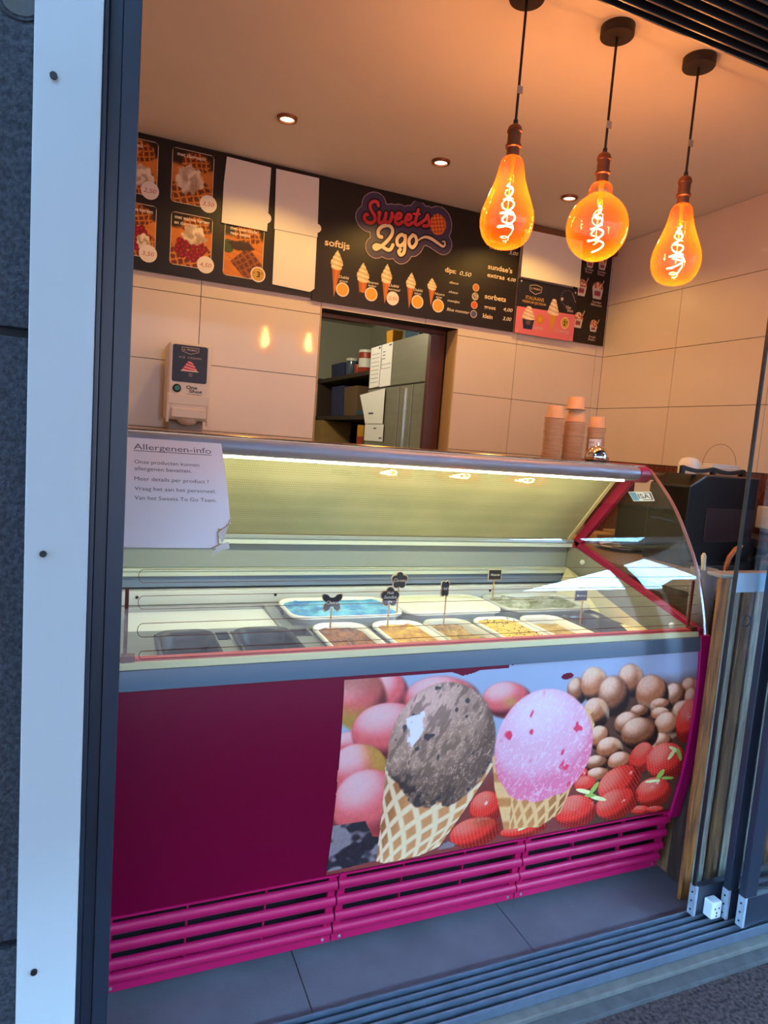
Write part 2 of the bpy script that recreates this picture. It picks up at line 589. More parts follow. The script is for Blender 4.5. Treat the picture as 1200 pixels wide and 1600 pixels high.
def inside_poly(U, V, poly):
    r = np.zeros(U.shape, bool)
    n = len(poly)
    for i in range(n):
        x1, y1 = poly[i]; x2, y2 = poly[(i + 1) % n]
        c = ((y1 > V) != (y2 > V))
        with np.errstate(divide='ignore', invalid='ignore'):
            xi = (x2 - x1) * (V - y1) / (y2 - y1 + 1e-12) + x1
        r ^= c & (U < xi)
    return r

def picture(name, u0, u1, v0, v1, step, paint, put, m='print', parent=None, gain=(1, 1, 1)):
    nu, nv = max(2, int(round((u1 - u0) / step)) + 1), max(2, int(round((v1 - v0) / step)) + 1)
    U, V = np.meshgrid(np.linspace(u0, u1, nu), np.linspace(v0, v1, nv))
    C = np.zeros((nv, nu, 3))
    keep = paint(U, V, C)
    C = np.clip(C, 0, 255) / 255.0
    L = np.where(C <= 0.04045, C / 12.92, ((C + 0.055) / 1.055) ** 2.4) * np.array(gain)
    L = np.clip(L, 0, 0.92)
    P = put(U, V)
    off = origin_of(parent) if parent is not None else Vector((0, 0, 0))
    co = np.stack([P[0] - off[0], P[1] - off[1], P[2] - off[2]], -1).reshape(-1, 3)
    idx = np.arange(nu * nv).reshape(nv, nu)
    Q = np.stack([idx[:-1, :-1], idx[:-1, 1:], idx[1:, 1:], idx[1:, :-1]], -1).reshape(-1, 4)
    if keep is not None:
        k = keep.reshape(-1)
        Q = Q[k[Q].all(1)]
        used = np.unique(Q)
        remap = np.full(nu * nv, -1); remap[used] = np.arange(len(used))
        co = co[used]; Q = remap[Q]; L = L.reshape(-1, 3)[used]
    L = L.reshape(-1, 3)
    me = bpy.data.meshes.new(name)
    me.vertices.add(len(co)); me.vertices.foreach_set('co', co.astype(np.float32).ravel())
    me.loops.add(Q.size); me.loops.foreach_set('vertex_index', Q.astype(np.int32).ravel())
    me.polygons.add(len(Q))
    me.polygons.foreach_set('loop_start', np.arange(0, Q.size, 4, dtype=np.int32))
    me.update(calc_edges=True)
    at = me.color_attributes.new('Ink', 'FLOAT_COLOR', 'POINT')
    at.data.foreach_set('color', np.concatenate([L, np.ones((len(L), 1))], 1).astype(np.float32).ravel())
    me.shade_smooth()
    me.materials.append(MT[m])
    o = bpy.data.objects.new(name, me)
    COL.objects.link(o)
    if parent is not None: o.parent = parent
    return o

# ================================================================== THE SETTING
D = 3.5          # back wall
XR = 2.927       # right wall
ZC = 2.745       # ceiling
ROWS = [0.0, 0.40, 0.73, 1.06, 1.387, 1.718, 2.048, 2.372, ZC]
DOOR = (1.030, 1.862, 2.083)

def tile_wall(parent, cols, rows, put_box, hole=None, g=0.0016):
    for i in range(len(cols) - 1):
        for j in range(len(rows) - 1):
            a, b, c, d = cols[i] + g, cols[i + 1] - g, rows[j] + g, rows[j + 1] - g
            cells = [(a, b, c, d)]
            if hole and a < hole[1] and b > hole[0] and c < hole[2]:
                cells = []
                if d > hole[2] + 0.004: cells.append((a, b, max(c, hole[2] + g), d))
                lo = min(d, hole[2] + g)
                if a < hole[0] - 0.004: cells.append((a, hole[0], c, lo))
                if b > hole[1] + 0.004: cells.append((hole[1], b, c, lo))
            for q in cells:
                mb = MB(); put_box(mb, *q)
                mb.build('tile', 'wall_tile', parent)

mb = MB()
mb.box(-0.45, DOOR[0] - 0.002, D + 0.008, D + 0.12, 0, ZC)
mb.box(DOOR[1] + 0.002, XR + 0.12, D + 0.008, D + 0.12, 0, ZC)
mb.box(DOOR[0] - 0.002, DOOR[1] + 0.002, D + 0.008, D + 0.12, DOOR[2] + 0.002, ZC)
wall_back = structure(mb.build('wall_back', 'joint_dark'))
tile_wall(wall_back, [-0.45, -0.214, 0.407, 1.028, 1.649, 2.268, 2.868, XR], ROWS,
          lambda m, a, b, c, d: m.box(a, b, D, D + 0.008, c, d), DOOR)
mb = MB()
mb.box(DOOR[1] - 0.003, DOOR[1] + 0.001, D - 0.001, D + 0.125, 0, DOOR[2])
mb.box(DOOR[0] - 0.001, DOOR[0] + 0.003, D - 0.001, D + 0.125, 0, DOOR[2])
structure(mb.build('trim_1', 'jamb_cream'))
mb = MB()
mb.box(1.752, 1.850, D + 0.125, D + 0.165, 0, 2.06)
mb.box(DOOR[0], 1.850, D + 0.125, D + 0.165, 2.06, 2.12)
structure(mb.build('trim_2', 'jamb_brown', bevel=0.004))

mb = MB(); mb.box(XR + 0.008, XR + 0.12, 1.40, D + 0.008, 0, ZC)
wall_right = structure(mb.build('wall_right', 'joint_dark'))
tile_wall(wall_right, [1.40, 1.690, 2.296, 2.902, D], ROWS[4:],
          lambda m, a, b, c, d: m.box(XR, XR + 0.008, a, b, c, d))
mb = MB(); mb.box(XR - 0.002, XR + 0.008, 1.40, D, 0.5, 1.384)
mb.build('mosaic_band', 'mosaic', wall_right)

mb = MB(); mb.box(-0.52, -0.40, 1.38, D, 0, ZC)
structure(mb.build('wall_left', 'plaster'))
mb = MB(); mb.box(-0.6, XR + 0.12, 1.38, D + 0.12, ZC, ZC + 0.1)
structure(mb.build('ceiling', 'plaster'))

# floor of large tiles
mb = MB(); mb.box(-0.6, XR, 1.365, D, -0.06, -0.006)
floor = structure(mb.build('floor', 'joint_dark'))
fx = [-0.6, -0.14, 0.504, 1.157, 1.81, 2.46, XR]
fy = [1.367, 1.90, 2.55, 3.20, D]
for i in range(len(fx) - 1):
    for j in range(len(fy) - 1):
        mb = MB(); mb.box(fx[i] + 0.0015, fx[i + 1] - 0.0015, fy[j] + 0.0015, fy[j + 1] - 0.0015, -0.006, 0.0)
        mb.build('floor_tile', 'floor_tile', floor)

# the wall of the facade over and beside the opening, clad in bluestone on the left
mb = MB()
mb.box(-1.6, -0.03, 1.19, 1.38, -0.05, 3.6)
mb.box(-0.03, 3.2, 1.195, 1.38, 2.505, 3.6)
mb.box(3.05, 4.5, 1.19, 1.38, -0.05, 3.6)
facade = structure(mb.build('wall_front', 'stone_joint'))
for a, b in ((-0.05, 0.507), (0.521, 1.516), (1.530, 2.53), (2.545, 3.6)):
    for c, d in ((-1.6, -0.86), (-0.85, -0.04)):
        mb = MB(); mb.box(c, d, 1.168, 1.19, a, b)
        mb.build('stone_panel', 'bluestone', facade, bevel=0.003)
# patch of filler in the stone, ringed by a crack
mb = MB()
mb.add([(-0.135 + 0.032 * math.cos(a) * (1 + 0.12 * math.sin(3 * a)), 1.1672, 2.005 + 0.034 * math.sin(a)) for a in np.linspace(0, 2 * PI, 25)[:-1]], [tuple(range(24))])
mb.build('filler_patch', 'concrete', facade)
mb = MB()
mb.tube([(-0.135 + 0.037 * math.cos(a) * (1 + 0.12 * math.sin(3 * a)), 1.167, 2.005 + 0.040 * math.sin(a)) for a in np.linspace(0, 2 * PI, 25)], 0.0016, 5)
mb.build('crack', 'stone_joint', facade)

# white aluminium cover strip with screw holes
mb = MB(); mb.box(-0.1145, -0.0235, 1.150, 1.168, -0.02, 3.4)
strip = structure(mb.build('trim_3', 'white_alu', bevel=0.0015))
for z in (0.47, 1.185, 1.893, 2.6):
    mb = MB(); mb.lathe([(0.0052, 0), (0.0052, 0.004)], n=20, M=Matrix.Rotation(PI / 2, 3, 'X'))
    mb.v = [(x - 0.088, y + 1.1502, zz + z) for x, y, zz in mb.v]
    mb.build('screw_hole', 'black', strip)
# dark aluminium post of the sliding front
mb = MB()
mb.box(-0.0235, -0.016, 1.160, 1.37, -0.02, 2.5)
mb.box(-0.016, 0.004, 1.176, 1.37, -0.02, 2.5)
mb.box(0.004, 0.030, 1.170, 1.37, -0.02, 2.5)
structure(mb.build('trim_4', 'dark_alu', bevel=0.0015))
# header over the opening
mb = MB(); mb.box(-0.02, 3.1, 1.178, 1.195, 2.47, 2.75)
structure(mb.build('trim_5', 'dark_alu'))

# track of the sliding glass front: lower and upper channel
def track(name, label, z0, z1, upper):
    t = thing(name, label, 'track', (1.5, 1.28, z0))
    mb = MB()
    if upper: mb.box(0.03, 3.05, 1.19, 1.372, z1 - 0.008, z1)
    else: mb.box(0.03, 3.05, 1.245, 1.368, z0, z0 + 0.006)
    mb.build('channel', 'head_deep' if upper else 'dark_alu_deep', t)  # channel toned darker than the rails, groove shade put into colour
    ys = (1.192, 1.222, 1.252, 1.282, 1.312, 1.342, 1.366) if upper else (1.247, 1.272, 1.296, 1.320, 1.343, 1.366)
    for y in ys:
        mb = MB(); mb.box(0.03, 3.05, y - 0.0026, y + 0.0026, z0 + (0 if upper else 0.004), z1 - (0.004 if upper else 0))
        mb.build('rail', 'head_alu_warm_lit' if upper else 'track_alu_lit', t, bevel=0.0012)
    return t
track('sliding_door_track', 'dark grey aluminium floor track with parallel rails under the glass doors', -0.002, 0.030, False)
track('sliding_door_track', 'dark grooved aluminium head track along the top of the opening', 2.452, 2.503, True)

# kerb and street
mb = MB(); mb.box(-3, 6, 1.214, 1.246, -0.05, 0.004)
structure(mb.build('trim_6', 'concrete', bevel=0.004))
mb = MB(); mb.box(-3, 6, 1.176, 1.216, -0.05, -0.008)
structure(mb.build('trim_7', 'cement', bevel=0.003))
mb = MB(); mb.sheet(lambda x, y: (x, y, -0.02), list(np.linspace(-25, 30, 12)), list(np.linspace(-8, 1.18, 6)))
structure(mb.build('pavement', 'asphalt', loc=(0, 0, -0.02)))
# houses across the street; unseen canopy added to bound and shape the sky light
mb = MB()
mb.prism([(-25, -0.05), (30, -0.05), (30, 5.8), (-25, 5.8)], -12.0, -8.0, 'y')
structure(mb.build('wall_opposite', 'brick_red'))
mb = MB()
mb.prism([(-9, -2.7), (3.93, -2.7), (3.93, 0.44), (-9, 0.44)], 2.85, 2.93, 'z')
mb.prism([(-0.05, 0.44), (1.9, 0.44), (4.4, 0.66), (4.4, 1.17), (-0.05, 1.17)], 2.86, 2.94, 'z')
mb.prism([(-9, 0.44), (-0.65, 0.44), (-0.65, 1.17), (-9, 1.17)], 2.86, 2.94, 'z')
mb.prism([(-0.65, 0.72), (-0.05, 0.72), (-0.05, 1.17), (-0.65, 1.17)], 2.86, 2.94, 'z')  # gap left beside this piece lets sky brighten the white strip
structure(mb.build('unseen_canopy', 'dark_alu'))
mb = MB(); mb.box(4.41, 4.70, -0.40, 1.17, -0.02, 3.6)  # unseen wall added to block part of the reflected sky
structure(mb.build('sky_blocking_wall', 'brick_red'))

# ---------------------------------------------------------------- sliding glass doors at the right
def sliding_door(n, y, xl, stile_w, film=False):
    x1 = 2.75
    mb = MB(); mb.box(xl + 0.004, x1, y - 0.004, y + 0.004, 0.115, 2.46)
    g = structure(mb.build('door_%d' % n, 'door_glass'))
    mb = MB(); mb.box(xl + 0.010, x1, y - 0.011, y + 0.011, 0.032, 0.126)
    mb.build('bottom_rail', 'dark_alu', g, bevel=0.0015)
    mb = MB(); mb.box(xl, xl + 0.010, y - 0.012, y + 0.012, 0.032, 0.127)
    cap = mb.build('end_cap', 'cap_alu', g, bevel=0.001)
    for z in (0.050, 0.078, 0.106):
        mb = MB(); mb.lathe([(0.0028, 0), (0.0028, 0.003)], n=10, M=Matrix.Rotation(-PI / 2, 3, 'Y'))
        mb.v = [(a + xl + 0.0005, b + y, c + z) for a, b, c in mb.v]
        mb.build('screw', 'black', cap)
    mb = MB(); mb.box(xl + 0.004, x1, y - 0.010, y + 0.010, 2.44, 2.462)
    mb.build('top_rail', 'dark_alu', g)
    mb = MB()
    if stile_w < 0.02:
        mb.box(xl, xl + stile_w, y - 0.005, y + 0.005, 0.126, 2.44)
        mb.build('edge_seal', 'dark_alu_deep', g)
    else:
        mb.box(xl, xl + stile_w, y - 0.011, y + 0.011, 0.126, 2.44)
        mb.build('stile', 'dark_alu', g, bevel=0.002)
    return g
door1 = sliding_door(1, 1.350, 1.690, 0.006)
door2 = sliding_door(2, 1.308, 1.778, 0.042)
door3 = sliding_door(3, 1.266, 1.796, 0.050)
mb = MB(); mb.box(1.698, 1.850, 1.3442, 1.3456, 1.043, 1.100)
mb.build('pale_strip', 'pale_blue', door1)  # pale blue strip on the glass, starting at its left edge
mb = MB()
for R, r in ((0.0165, 0.0022),):
    mb.tube([(1.755 + R * math.cos(a), 1.3440, 0.955 + R * math.sin(a)) for a in np.linspace(0, 2 * PI, 33)], r, 6)
mb.build('finger_ring', 'dark_alu', door1, smooth=True)
s = thing('door_sensor', 'small pale grey plastic block with holes fixed to the rail of the first glass door', 'sensor', (1.752, 1.325, 0.034))
mb = MB(); mb.box(1.728, 1.768, 1.305, 1.338, 0.036, 0.090); mb.build('housing', 'sensor_white', s, bevel=0.004)
mb = MB()
for dx, dz in ((0.012, 0.07), (0.028, 0.07), (0.02, 0.056), (0.02, 0.046)):
    mb.lathe([(0.003, 0), (0.003, 0.001)], n=10, M=Matrix.Rotation(PI / 2, 3, 'X'))
    k = len(mb.v) - 20
    mb.v[k:] = [(a + 1.728 + dx, b + 1.3052, c + dz) for a, b, c in mb.v[k:]]
mb.build('holes', 'black', s)

# ---------------------------------------------------------------- ceiling lights
for i, (x, y, lab) in enumerate(((0.669, 2.969, 'recessed ceiling spotlight with copper ring above the waffle menu board, the left one'),
                                 (1.424, 2.995, 'recessed ceiling spotlight with copper ring above the soft ice menu board, the middle one'),
                                 (2.193, 3.016, 'recessed ceiling spotlight seen between the hanging bulbs, nearest the right wall'))):
    t = thing('ceiling_spotlight', lab, 'spotlight', (x, y, ZC - 0.012), 'recessed ceiling spotlights')
    mb = MB(); mb.lathe([(0.030, ZC - 0.004), (0.032, ZC - 0.012), (0.042, ZC - 0.010), (0.045, ZC - 0.0005)], x, y, 28, cap=False)
    mb.build('ring', 'copper', t, smooth=True)
    mb = MB(); mb.lathe([(0.0, ZC - 0.0045), (0.030, ZC - 0.0042)], x, y, 24, cap=False)
    mb.build('lens', 'spot_glow', t)
    l = lamp('spotlight_lamp', 'SPOT', (x, y, ZC - 0.016), 16.0, (1.0, 0.57, 0.12), 0.02, spot_size=math.radians(146), spot_blend=0.35)

# ---------------------------------------------------------------- pendants
def pendant(x, y, bulb, label):
    t = thing('pendant_lamp', label, 'pendant lamp', (x, y, 2.01), 'amber filament pendant lamps')
    mb = MB(); mb.lathe([(0.0, ZC - 0.030), (0.050, ZC - 0.030), (0.052, ZC - 0.027), (0.052, ZC)], x, y, 36, cap=False)
    mb.build('canopy', 'canopy', t, smooth=True)
    mb = MB(); mb.tube([(x, y, ZC - 0.028), (x, y, 2.50), (x, y, 2.382)], 0.0040, 8)
    mb.tube([(x, y, 2.382), (x, y, 2.366)], 0.0070, 10)
    mb.build('cord', 'cable', t, smooth=True)
    mb = MB()
    mb.lathe([(0.0, 2.369), (0.012, 2.368), (0.019, 2.362), (0.0225, 2.352), (0.0225, 2.347), (0.0198, 2.344), (0.0198, 2.312), (0.0238, 2.310), (0.0238, 2.303), (0.0198, 2.300), (0.0193, 2.276), (0.0, 2.276)], x, y, 28, cap=False)
    mb.build('socket', 'copper', t, smooth=True, angle=25)
    if bulb == 'pear':
        prof = [(0.0190, 2.278), (0.0285, 2.271), (0.0345, 2.260), (0.0375, 2.246), (0.0405, 2.230), (0.0465, 2.205), (0.0565, 2.177), (0.068, 2.148), (0.078, 2.119), (0.0815, 2.094), (0.079, 2.069), (0.071, 2.046), (0.0565, 2.026), (0.035, 2.0145), (0.012, 2.0103), (0.0, 2.010)]
        zl, zt, zb = 2.105, 2.205, 2.062
    else:
        prof = [(0.0190, 2.278), (0.0290, 2.272), (0.0350, 2.262), (0.0370, 2.250), (0.0360, 2.243), (0.0350, 2.2385)]
        for k in range(1, 17):
            a = math.radians(90 - 22 - k * (158 / 16))
            prof.append((max(0.0, 0.0975 * math.cos(a)), 2.137 + 0.0975 * math.sin(a) * 1.06))
        prof[-1] = (0.0, prof[-1][1])
        zl, zt, zb = 2.140, 2.205, 2.070
    mb = MB(); mb.lathe(prof, x, y, 40, cap=False)
    b = mb.build('bulb', 'bulb_glass', t, smooth=True, angle=50)
    # spiral filament: a coil that widens downwards
    pts = []
    turns, n = 3.6, 120
    for i in range(n):
        f = i / (n - 1)
        a = 2 * PI * turns * f + x * 7
        r = 0.006 + 0.019 * min(1, f * 1.25)
        pts.append((x + r * math.cos(a), y + r * math.sin(a), zt + (zb - zt) * f + 0.004 * math.cos(a + 0.8)))
    mb = MB(); mb.tube(pts, 0.0016, 6)
    mb.build('filament', 'filament', b, smooth=True)
    mb = MB()
    mb.tube([(x, y, 2.278), (x, y, zt + 0.008)], [0.010, 0.004], 10)
    mb.tube([(x, y, zt + 0.01), (x, y, zb + 0.02)], 0.0013, 6)
    for s_ in (-1, 1):
        mb.tube([(x, y, zt + 0.03), (x + s_ * 0.012, y, zt + 0.018)], 0.001, 5)
        mb.tube([(x + s_ * 0.012, y, zt + 0.018), (x + s_ * 0.010, y, zt + 0.002)], 0.001, 5)
    mb.build('glass_stem', 'disc_gold', b)
    zt2 = 2.465 if x < 1.3 else (2.452 if x < 1.6 else 2.473)
    mb = MB(); mb.box(x - 0.008, x + 0.011, y - 0.0055, y - 0.0043, zt2 - 0.010, zt2 + 0.012)
    mb.build('cord_tag', 'tag_clear', t)
    return t
pendant(1.095, 1.808, 'pear', 'hanging amber pear-shaped filament bulb on a dark cord, the left one of three')
pendant(1.437, 1.814, 'globe', 'hanging amber globe filament bulb on a dark cord, the round middle one')
pendant(1.778, 1.808, 'pear', 'hanging amber pear-shaped filament bulb on a dark cord, nearest the right wall')

# ================================================================== THE ICE CREAM COUNTER
FZ = [0.0, 0.03, 0.10, 0.20, 0.25, 0.40, 0.55, 0.66, 0.76, 0.86, 0.96, 1.078, 1.169, 1.269, 1.345, 1.375]
FY = [1.573, 1.570, 1.555, 1.542, 1.535, 1.511, 1.498, 1.4955, 1.499, 1.510, 1.534, 1.581, 1.636, 1.712, 1.795, 1.832]
def yfront(z):
    z = np.asarray(z, float)
    zz, yy = np.array(FZ), np.array(FY)
    d = np.gradient(yy, zz)
    i = np.clip(np.searchsorted(zz, z) - 1, 0, len(zz) - 2)
    h = zz[i + 1] - zz[i]; t = (z - zz[i]) / h
    r = (2 * t ** 3 - 3 * t ** 2 + 1) * yy[i] + (t ** 3 - 2 * t ** 2 + t) * h * d[i] + (-2 * t ** 3 + 3 * t ** 2) * yy[i + 1] + (t ** 3 - t ** 2) * h * d[i + 1]
    return r
def yf(z): return float(yfront(z))

X0, X1 = 0.0, 1.80
case = thing('display_case', 'long magenta ice cream display case with curved glass front and cone poster', 'display case', (0.9, 1.9, 0.0))

def front_strip(name, m, x0, x1, z0, z1, off, thick, n=10, smooth=True, parent=None, bevel=0.0):
    zs = np.linspace(z0, z1, n)
    poly = [(yf(z) + off, z) for z in zs] + [(yf(z) + off + thick, z) for z in zs[::-1]]
    mb = MB(); mb.prism(poly, x0, x1, 'x')
    return mb.build(name, m, parent or case, smooth=smooth, bevel=bevel)

front = front_strip('front_panel', 'magenta', X0 + 0.02, 1.770, 0.252, 0.812, 0.004, 0.02, 24)
front_strip('glass_rail', 'rail_alu', X0 + 0.01, 1.784, 0.812, 0.856, -0.004, 0.016, 5)
front_strip('sill', 'cream', X0 + 0.02, 1.77, 0.8562, 0.871, 0.004, 0.03, 3)
front_strip('sill_edge', 'red_line', X0 + 0.03, 1.765, 0.8712, 0.8765, 0.012, 0.02, 3)
# end panels, magenta outside with a grey lining inside
for x, lab in ((X0, 'left'), (1.768, 'right')):
    prof = [(yf(z) - 0.006, z) for z in np.linspace(0.225, 0.86, 16)] + [(2.16, 1.035), (2.29, 1.035), (2.29, 0.05), (1.66, 0.05), (1.64, 0.225)]
    mb = MB(); mb.prism(prof, x, x + (0.024 if x < 1 else 0.044), 'x')
    mb.build('end_panel', 'magenta_end', case, bevel=0.003)
for x in (0.024, 1.764):
    prof = [(1.53, 0.80), (1.53, 0.868), (2.14, 1.03), (2.25, 1.03), (2.25, 0.80)]
    mb = MB(); mb.prism(prof, x, x + 0.012, 'x')
    li = mb.build('lining', 'lining', case)
    if x > 1:
        for y, z in ((2.095, 0.982), (1.618, 0.861)):
            mb = MB(); mb.lathe([(0.011, 0), (0.011, 0.006), (0.007, 0.010), (0, 0.011)], n=16, cap=False, M=Matrix.Rotation(-PI / 2, 3, 'Y'))
            mb.v = [(a + 1.764, b + y, c + z) for a, b, c in mb.v]
            mb.build('knob', 'white_plastic', li, smooth=True)
# sloping cream filler between the pans and the right end
mb = MB()
mb.add([(1.54, 1.545, 0.850), (1.600, 1.540, 0.864), (1.763, 2.19, 0.944), (1.763, 2.19, 0.83), (1.694, 2.16, 0.83), (1.690, 1.88, 0.834), (1.655, 1.75, 0.838)],
       [(0, 1, 2, 5, 6), (2, 3, 4, 5)])
mb.build('side_filler', 'cream', case)
# plinth, dark inside
mb = MB(); mb.box(0.04, 1.76, 1.66, 2.25, 0.0, 0.25); mb.box(0.03, 1.77, 1.61, 1.66, 0.05, 0.25)
mb.build('plinth', 'dark_cavity', case)
mb = MB(); mb.box(X0 + 0.02, 1.78, 2.27, 2.29, 0.05, 1.0); mb.build('back_panel', 'white_plastic', case)
# louvred grille panels
for xa, xb in ((0.022, 0.600), (0.604, 1.194), (1.198, 1.774)):
    mb = MB()
    poly = [(yf(z) + 0.009, z) for z in (0.034, 0.1, 0.17, 0.245)]
    for u in (xa + 0.002, xa + 0.19, xa + 0.385, xb - 0.022):
        w = 0.02 if u in (xa + 0.002, xb - 0.022) else 0.004
        mb.prism(poly + [(q[0] + 0.012, q[1]) for q in poly[::-1]], u, u + w, 'x')
    mb.prism([(yf(0.252) + 0.001, 0.2465), (yf(0.252) + 0.001, 0.2515), (yf(0.252) + 0.03, 0.2515), (yf(0.252) + 0.03, 0.2465)], xa, xb, 'x')
    gp = mb.build('grille_panel', 'magenta_slat', case)
    for k, z in enumerate((0.2145, 0.1635, 0.1125)):
        y = yf(z)
        sec = [(y + 0.009, z + 0.0150), (y + 0.005, z + 0.0158), (y - 0.001, z + 0.011), (y - 0.004, z + 0.001), (y - 0.002, z - 0.009), (y + 0.005, z - 0.0145), (y + 0.009, z - 0.0140)]
        mb = MB(); mb.prism(sec, xa, xb, 'x'); mb.build('slat', 'magenta_slat', gp, smooth=True, angle=50)
    z = 0.062; y = yf(z)
    sec = [(y + 0.012, 0.0815), (y + 0.006, 0.082), (y - 0.003, 0.077), (y - 0.005, 0.068), (y - 0.002, 0.058), (y + 0.006, 0.054), (y + 0.006, 0.032), (y + 0.012, 0.032)]
    mb = MB(); mb.prism(sec, xa, xb, 'x'); sl = mb.build('slat', 'magenta_slat', gp, smooth=True, angle=50)
    for u in (xa + 0.022, xb - 0.022):
        mb = MB(); mb.lathe([(0.0045, 0), (0.0045, 0.002), (0.002, 0.003)], n=12, M=Matrix.Rotation(PI / 2, 3, 'X'))
        mb.v = [(a + u, b + y + 0.0055, c + 0.043) for a, b, c in mb.v]
        mb.build('screw', 'steel', gp)

# curved front glass
zs = list(np.linspace(0.852, 1.372, 30))
mb = MB()
mb.prism([(yf(z), z) for z in zs] + [(yf(z) + 0.005, z) for z in zs[::-1]], X0 + 0.005, 1.787, 'x')
glass = mb.build('front_glass', 'glass', case, smooth=True, angle=30)
wires = [1.070, 1.042, 1.014, 0.986, 0.956, 0.927, 0.896, 0.884]
mb = MB()
def wire(pts): mb.tube([(x, yf(z) - 0.0008, z) for x, z in pts], 0.0007, 5)
for a, b in ((1.070, 1.042), (1.014, 0.986), (0.956, 0.927), (0.897, 0.880)):
    c, r = (a + b) / 2, (a - b) / 2
    wire([(1.765, a), (0.9, a)] + [(0.085 - r * math.cos(t) * 0.8, c + r * math.sin(t)) for t in np.linspace(PI / 2, -PI / 2, 9)] + [(0.9, b), (1.765, b)])
mb.build('heating_wires', 'brown_metal', glass)
# end glass panes with their coloured edge
for x in (0.004, 1.788):
    zz = list(np.linspace(0.862, 1.372, 26))
    prof = [(yf(z) + 0.002, z) for z in zz] + [(1.90, 1.372), (2.15, 1.05)]
    mb = MB(); mb.prism(prof, x, x + 0.005, 'x')
    eg = mb.build('end_glass', 'glass', case)
    mb = MB(); mb.tube([(x + 0.004, yf(z) - 0.001, z) for z in zz], 0.0055, 6)
    mb.build('glass_edge', 'glass_edge', eg, smooth=True)
    # magenta posts and rails holding the pane
    def bar(y0, z0, y1, z1, w):
        dy, dz = y1 - y0, z1 - z0; L = math.hypot(dy, dz); ny, nz = -dz / L * w / 2, dy / L * w / 2
        xx = 1.766 if x > 1 else 0.008
        m2 = MB(); m2.prism([(y0 + ny, z0 + nz), (y1 + ny, z1 + nz), (y1 - ny, z1 - nz), (y0 - ny, z0 - nz)], xx, xx + 0.02, 'x')
        m2.build('pane_frame', 'magenta_frame', case, bevel=0.003)
    bar(1.885, 1.352, 2.160, 1.045, 0.040)
    bar(2.165, 1.052, 1.515, 0.868, 0.026)
# maker's sticker on the end pane
st = MB(); put_end = lambda u, v: (1.7874, u, v)
st.add([put_end(1.918, 1.285), put_end(1.806, 1.296), put_end(1.783, 1.265), put_end(1.884, 1.253)], [(0, 1, 2, 3)])
stick_o = st.build('sticker', 'sticker_white', case)
mb = MB()
def put_st(u, v):
    a = np.array((1.918, 1.285)) * (1 - u) * v + np.array((1.806, 1.296)) * u * v + np.array((1.783, 1.265)) * u * (1 - v) + np.array((1.884, 1.253)) * (1 - u) * (1 - v)
    return (1.7866, float(a[0]), float(a[1]))
mb.add([put_st(0.03, 0.08), put_st(0.32, 0.08), put_st(0.32, 0.92), put_st(0.03, 0.92)], [(0, 1, 2, 3)])
mb.build('sticker_field', 'sticker_blue', stick_o)
mb = MB()
write(mb, 'ISA', 0.36, 0.86, 0.28, 0.5, put_st, offset=0.012)
for a, b, c, d in ((0.50, 0.96, 0.10, 0.17), (0.90, 0.96, 0.10, 0.9), (0.66, 0.96, 0.84, 0.9)):
    mb.add([put_st(a, c), put_st(b, c), put_st(b, d), put_st(a, d)], [(0, 1, 2, 3)])
mb.build('lettering', 'sticker_navy', stick_o)
# hinge tube, end cap, top sheet, LED strip
mb = MB(); mb.tube([(X0 + 0.01, 1.835, 1.355), (1.738, 1.835, 1.355)], 0.0235, 28); mb.build('hinge_tube', 'tube_alu', case, smooth=True, angle=50)
mb = MB(); mb.tube([(1.738, 1.837, 1.353), (1.786, 1.837, 1.353)], 0.029, 28); mb.build('hinge_cap', 'magenta_frame', case, smooth=True, angle=50, bevel=0.004)
mb = MB(); mb.box(X0, 1.774, 1.832, 2.28, 1.374, 1.386); mb.build('top_sheet', 'top_sheet', case, bevel=0.004)
mb = MB(); mb.box(1.774, 1.80, 1.85, 2.28, 1.360, 1.389); mb.build('top_end_cap', 'magenta_frame', case, bevel=0.004)
mb = MB(); mb.box(0.10, 1.69, 1.838, 1.862, 1.3250, 1.3284); mb.build('led_strip', 'led', case)
mb = MB(); mb.box(0.05, 1.74, 1.845, 1.95, 1.3285, 1.345); mb.build('led_holder', 'tube_alu', case)
# sloping perforated rear doors
def slab(name, m, y0, z0, y1, z1, x0, x1, th):
    dy, dz = y1 - y0, z1 - z0; L = math.hypot(dy, dz); ny, nz = -dz / L * th, dy / L * th
    mb = MB(); mb.prism([(y0, z0), (y1, z1), (y1 + ny, z1 + nz), (y0 + ny, z0 + nz)], x0, x1, 'x')
    return mb.build(name, m, case)
slab('rear_door', 'perforated', 1.935, 1.338, 2.170, 1.066, 0.045, 1.742, 0.006)
slab('door_edge', 'cream', 1.931, 1.335, 2.165, 1.064, 1.735, 1.750, 0.012)
for z0, z1, y, m, nm in ((1.050, 1.064, 2.160, 'grey_band', 'door_sill'), (1.031, 1.050, 2.166, 'light_rail', 'light_strip'), (0.946, 1.031, 2.196, 'grey_band', 'rear_band'),
                         (0.936, 0.945, 2.185, 'light_rail', 'rear_bead'), (0.918, 0.936, 2.190, 'light_rail', 'upper_rail'), (0.880, 0.918, 2.202, 'blue_grey', 'middle_rail'), (0.826, 0.872, 2.184, 'white_plastic', 'lower_rail')):
    mb = MB(); mb.box(0.036, 1.762, y, 2.25, z0, z1)
    r_ = mb.build(nm, m, case, bevel=0.002)
    if nm == 'lower_rail':
        for x in (0.10, 0.545, 0.99, 1.40):
            mb = MB(); mb.lathe([(0.005, 0), (0.005, 0.002)], n=12, M=Matrix.Rotation(PI / 2, 3, 'X'))
            mb.v = [(a + x, b + y - 0.0005, c + 0.853) for a, b, c in mb.v]
            mb.build('screw', 'black', r_)
